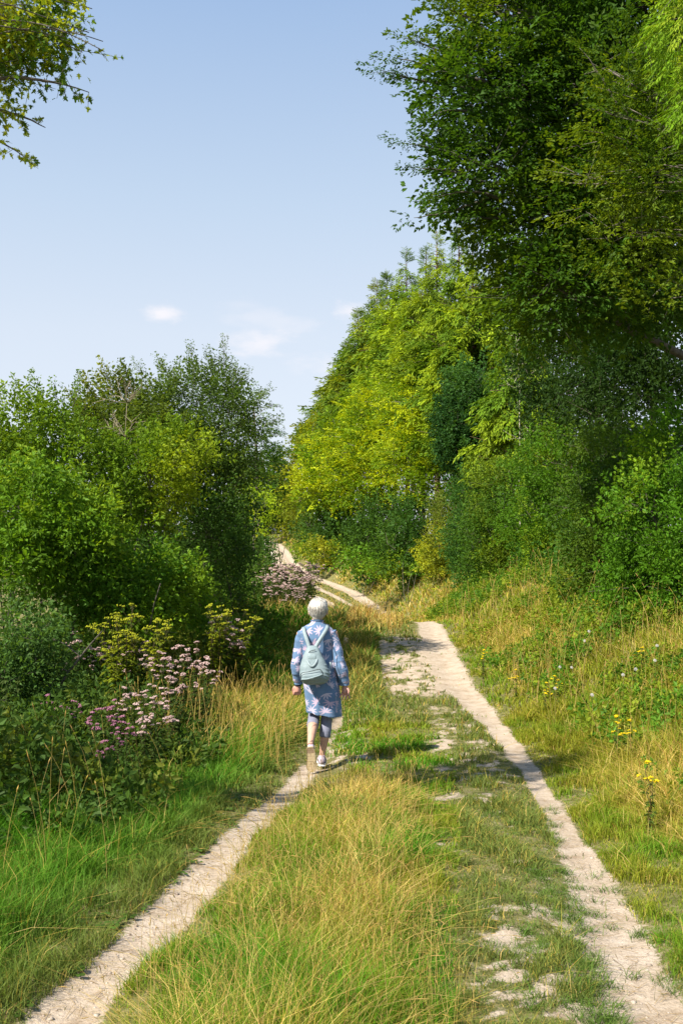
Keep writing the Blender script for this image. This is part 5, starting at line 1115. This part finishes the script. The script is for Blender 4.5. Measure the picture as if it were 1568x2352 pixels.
# shoes
def shoe(side):
    up_, so_ = MB(), MB(); UP = V(.47, .38, .45); L_ = .255
    ln = np.linspace(0, 1, 12); hw = np.interp(ln, [0, .12, .3, .5, .72, .9, 1], [.024, .036, .034, .036, .047, .040, .018]); ht = np.interp(ln, [0, .1, .35, .5, .75, .95, 1], [.085, .092, .092, .075, .052, .036, .02])
    if side > 0: T = lambda t, x, z: V(.024 + x - .01 * t, -.058 + t * L_, z + .001)                                   # flat on the ground, pointing away
    else:
        def T(t, x, z): a = 1.30; return V(-.078 + x + .012 * t, -.335 + t * L_ * math.cos(a) + z * math.sin(a), .238 - t * L_ * math.sin(a) + z * math.cos(a) - 0.0) # heel lifted, standing on the toe
    def rings(mb, z0, z1, sc, col, k=20):
        th = np.arange(k) * 2 * math.pi / k; vs = []
        for i, t in enumerate(ln): vs.append([T(t, hw[i] * sc * math.cos(a), (z0 + z1[i]) / 2 + (z1[i] - z0) / 2 * math.sin(a) * 1.0) for a in th])
        v = np.array(vs).reshape(-1, 3); n = len(ln); i = np.arange(n - 1)[:, None] * k; j = np.arange(k)[None]; j2 = (j + 1) % k
        f = np.stack([np.stack([i + j, i + j2, i + k + j2], -1), np.stack([i + j, i + k + j2, i + k + j], -1)], 2).reshape(-1, 3)
        b = n * k; v = np.concatenate([v, [v[:k].mean(0)], [v[-k:].mean(0)]]); j = np.arange(k); j2 = (j + 1) % k
        f = np.concatenate([f, np.stack([j2, j, np.full(k, b)], 1), np.stack([(n - 1) * k + j, (n - 1) * k + j2, np.full(k, b + 1)], 1)]); mb.add(v, f, col)
    rings(up_, .018, ht, .95, UP); sh = up_.build("shoe", M_cloth, W, True)
    # sole: outline plate with treads
    o = []; 
    for i, t in enumerate(np.linspace(0, 1, 22)): o.append((t, np.interp(t, ln, hw) * 1.08))
    ol = [(t, -w) for t, w in o] + [(t, w) for t, w in o[::-1]]; m = len(ol); SC = V(.60, .47, .29) if side < 0 else V(.75, .73, .72)
    v = [T(t, x, 0.0) for t, x in ol] + [T(t, x, .024) for t, x in ol] + [T(.5, 0, 0.0)]
    f = []
    for i in range(m): j = (i + 1) % m; f += [[i, j, m + j], [i, m + j, m + i]]
    for i in range(21): a_, b_, c_, d_ = i, i + 1, m - 2 - i, m - 1 - i; f += [[a_, b_, c_], [a_, c_, d_], [m + a_, m + c_, m + b_], [m + a_, m + d_, m + c_]]
    so_.add(v[:-1], f, SC * (.72 if side < 0 else 1)); sole = so_.build("sole", M_rubber, sh)
    if side < 0:
        for t0, t1 in ((.02, .115), (.125, .22), (.235, .36), (.375, .46), (.475, .56), (.575, .66), (.675, .77), (.785, .87), (.885, .965)):
            for s0, s1 in (((-.92, -.06), (.06, .92)) if t0 < .3 or t0 > .5 else ((-.92, .92),)):
                tr_ = MB(); vv = []
                for z in (-.0007, .003):
                    for t, s_ in ((t0, s0), (t0, s1), (t1, s1), (t1, s0)): vv.append(T(t + .012 * (abs(s_) < .5), s_ * np.interp(t, ln, hw), z))
                tr_.add(vv, [[0, 2, 1], [0, 3, 2], [0, 1, 5], [0, 5, 4], [1, 2, 6], [1, 6, 5], [2, 3, 7], [2, 7, 6], [3, 0, 4], [3, 4, 7]], (V(.34, .24, .16) if t0 < .2 else V(.60, .48, .30)) * U(.95, 1.05)); tr_.build("tread", M_rubber, sole)
    mb = MB(); c = T(.16, 0, .088)
    tube(mb, [T(.06 + .10 * (1 + math.cos(a)), .031 * math.sin(a), .092 - .012 * (1 + math.cos(a)) * .5) for a in np.linspace(0, 6.283, 18)], .006, 6, UP * 1.35); mb.build("shoe_collar", M_cloth, W, True)
shoe(-1); shoe(1)
# backpack: a thing of its own on the walker's back
BK = empty("backpack", (PX - .045, PY - .18, PZ + .97)); tag(BK, "pale grey green quilted backpack with zip pocket hanging on the walker's back", "backpack")
BC = V(.205, .265, .28); OFF = V(-.045, -.18, .97)
def bput(o): o.location = (0, 0, 0); return o
def bl_(mb): mb.v = [np.asarray(v) - OFF.astype(np.float32) for v in mb.v]; return mb
bk = MB(); tl = .05
loft(bk, [((-.035, -.185, .805), .085, .035, .0, -tl), ((-.038, -.195, .825), .118, .065, 0, -tl), ((-.040, -.205, .87), .140, .082, 0, -tl), ((-.044, -.205, .92), .142, .082), ((-.052, -.198, .98), .130, .074),
          ((-.058, -.188, 1.04), .108, .062), ((-.062, -.178, 1.10), .080, .050), ((-.063, -.168, 1.145), .058, .036), ((-.063, -.158, 1.168), .035, .02)], 36, p=2.5)
loft(bk, [((-.078, -.262, .845), .085, .020, 0, -.10), ((-.076, -.272, .87), .098, .030, 0, -.10), ((-.072, -.272, .905), .100, .028, 0, -.10), ((-.072, -.262, .94), .096, .018, 0, -.10)], 28, p=3)
def bag_disp(v):
    x, y, z = v.T; s = sst(.03, .07, x) * (z > .84) * (z < 1.0)
    return .004 * (fbm(x * 16, y * 16, z * 16, 2) - .5) + .0035 * np.sin((z + x * .6) * 190) * s + .004 * (vnoise(x * 5, y, z * 30) - .5)
def bag_col(v): return np.broadcast_to(BC, (len(v), 3)) * (.9 + .2 * fbm(v[:, 0] * 25, v[:, 1] * 25, v[:, 2] * 25, 2))[:, None]
o = remeshed("bag_body", bl_(bk), M_bag, BK, .005, 2, lambda v: bag_disp(v + OFF), bag_col)
def ribbon(P_, w, th, col, nm, up=(0, 1, 0), mat=None):
    q = smoothpath(P_, 5 * len(P_)); t = np.gradient(q, axis=0); t /= np.linalg.norm(t, axis=1, keepdims=True); sx = np.cross(t, V(*up)); sx /= np.linalg.norm(sx, axis=1, keepdims=True); ny = np.cross(sx, t)
    v = np.stack([q - sx * w / 2 - ny * th, q + sx * w / 2 - ny * th, q + sx * w / 2 + ny * th, q - sx * w / 2 + ny * th], 1).reshape(-1, 3); n = len(q); f = []
    for i in range(n - 1):
        for j in range(4): a, b = i * 4 + j, i * 4 + (j + 1) % 4; f += [[a, b, b + 4], [a, b + 4, a + 4]]
    f += [[0, 2, 1], [0, 3, 2], [4 * n - 4, 4 * n - 3, 4 * n - 2], [4 * n - 4, 4 * n - 2, 4 * n - 1]]
    mb = MB(); mb.add(v, f, col); return bl_(mb).build(nm, mat or M_bag, BK)
SC = BC * V(1.15, 1.12, 1.12)
ribbon([(-.095, -.182, 1.130), (-.100, -.165, 1.165), (-.122, -.142, 1.23), (-.142, -.110, 1.285), (-.150, -.070, 1.318), (-.152, -.01, 1.330), (-.150, .05, 1.312), (-.146, .09, 1.25)], .034, .003, SC, "strap")
ribbon([(-.034, -.182, 1.130), (-.028, -.165, 1.165), (.012, -.140, 1.23), (.050, -.112, 1.288), (.070, -.078, 1.322), (.078, -.02, 1.342), (.080, .04, 1.325), (.085, .09, 1.26)], .036, .003, SC, "strap")
ribbon([(.075, -.175, .875), (.092, -.150, .93), (.100, -.122, .975), (.108, -.100, 1.00)], .028, .003, SC, "strap")
ribbon([(-.112, -.205, 1.075), (-.108, -.245, 1.035), (-.088, -.272, .998), (-.060, -.278, .985), (-.034, -.268, 1.01), (-.018, -.245, 1.045), (-.014, -.205, 1.080)], .020, .003, SC, "handle")
fl = MB(); loft(fl, [((-.065, -.236, 1.038), .030, .006), ((-.065, -.240, 1.052), .038, .008), ((-.064, -.225, 1.085), .038, .010), ((-.064, -.208, 1.115), .036, .010)], 20, BC * 1.08, p=3.5); bl_(fl).build("flap", M_bag, BK, True)
def zipl(P_, nm):
    mb = MB(); q = smoothpath(P_, 6 * len(P_)); tube(mb, q, .0032, 5, V(.02, .025, .03)); bl_(mb).build(nm, M_dark, BK, True)
zipl([(-.172, -.286, .862), (-.170, -.296, .905), (-.152, -.300, .930), (-.10, -.304, .938), (-.05, -.304, .950), (.0, -.298, .960), (.024, -.288, .945), (.038, -.276, .905), (.040, -.268, .870)], "zip")
zipl([(-.100, -.216, 1.105), (-.085, -.228, 1.122), (-.060, -.230, 1.130), (-.035, -.222, 1.134)], "zip")
mb = MB(); tube(mb, smoothpath([(-.165, -.292, .866), (-.11, -.314, .872), (-.06, -.314, .885), (.0, -.306, .902), (.030, -.284, .912)], 24), .0065, 7, BC * 1.22); bl_(mb).build("piping", M_bag, BK, True)
mb = MB(); tube(mb, [(-.162, -.280, .862), (-.170, -.276, .845), (-.176, -.268, .832)], .004, 5, V(.02, .03, .03)); bl_(mb).build("zip_pull", M_dark, BK, True)
mb = MB(); ball(mb, (.100, -.160, .915), .009, (1, .5, 1.4), V(.85, .86, .88)); bl_(mb).build("buckle", M_dark, BK, True)
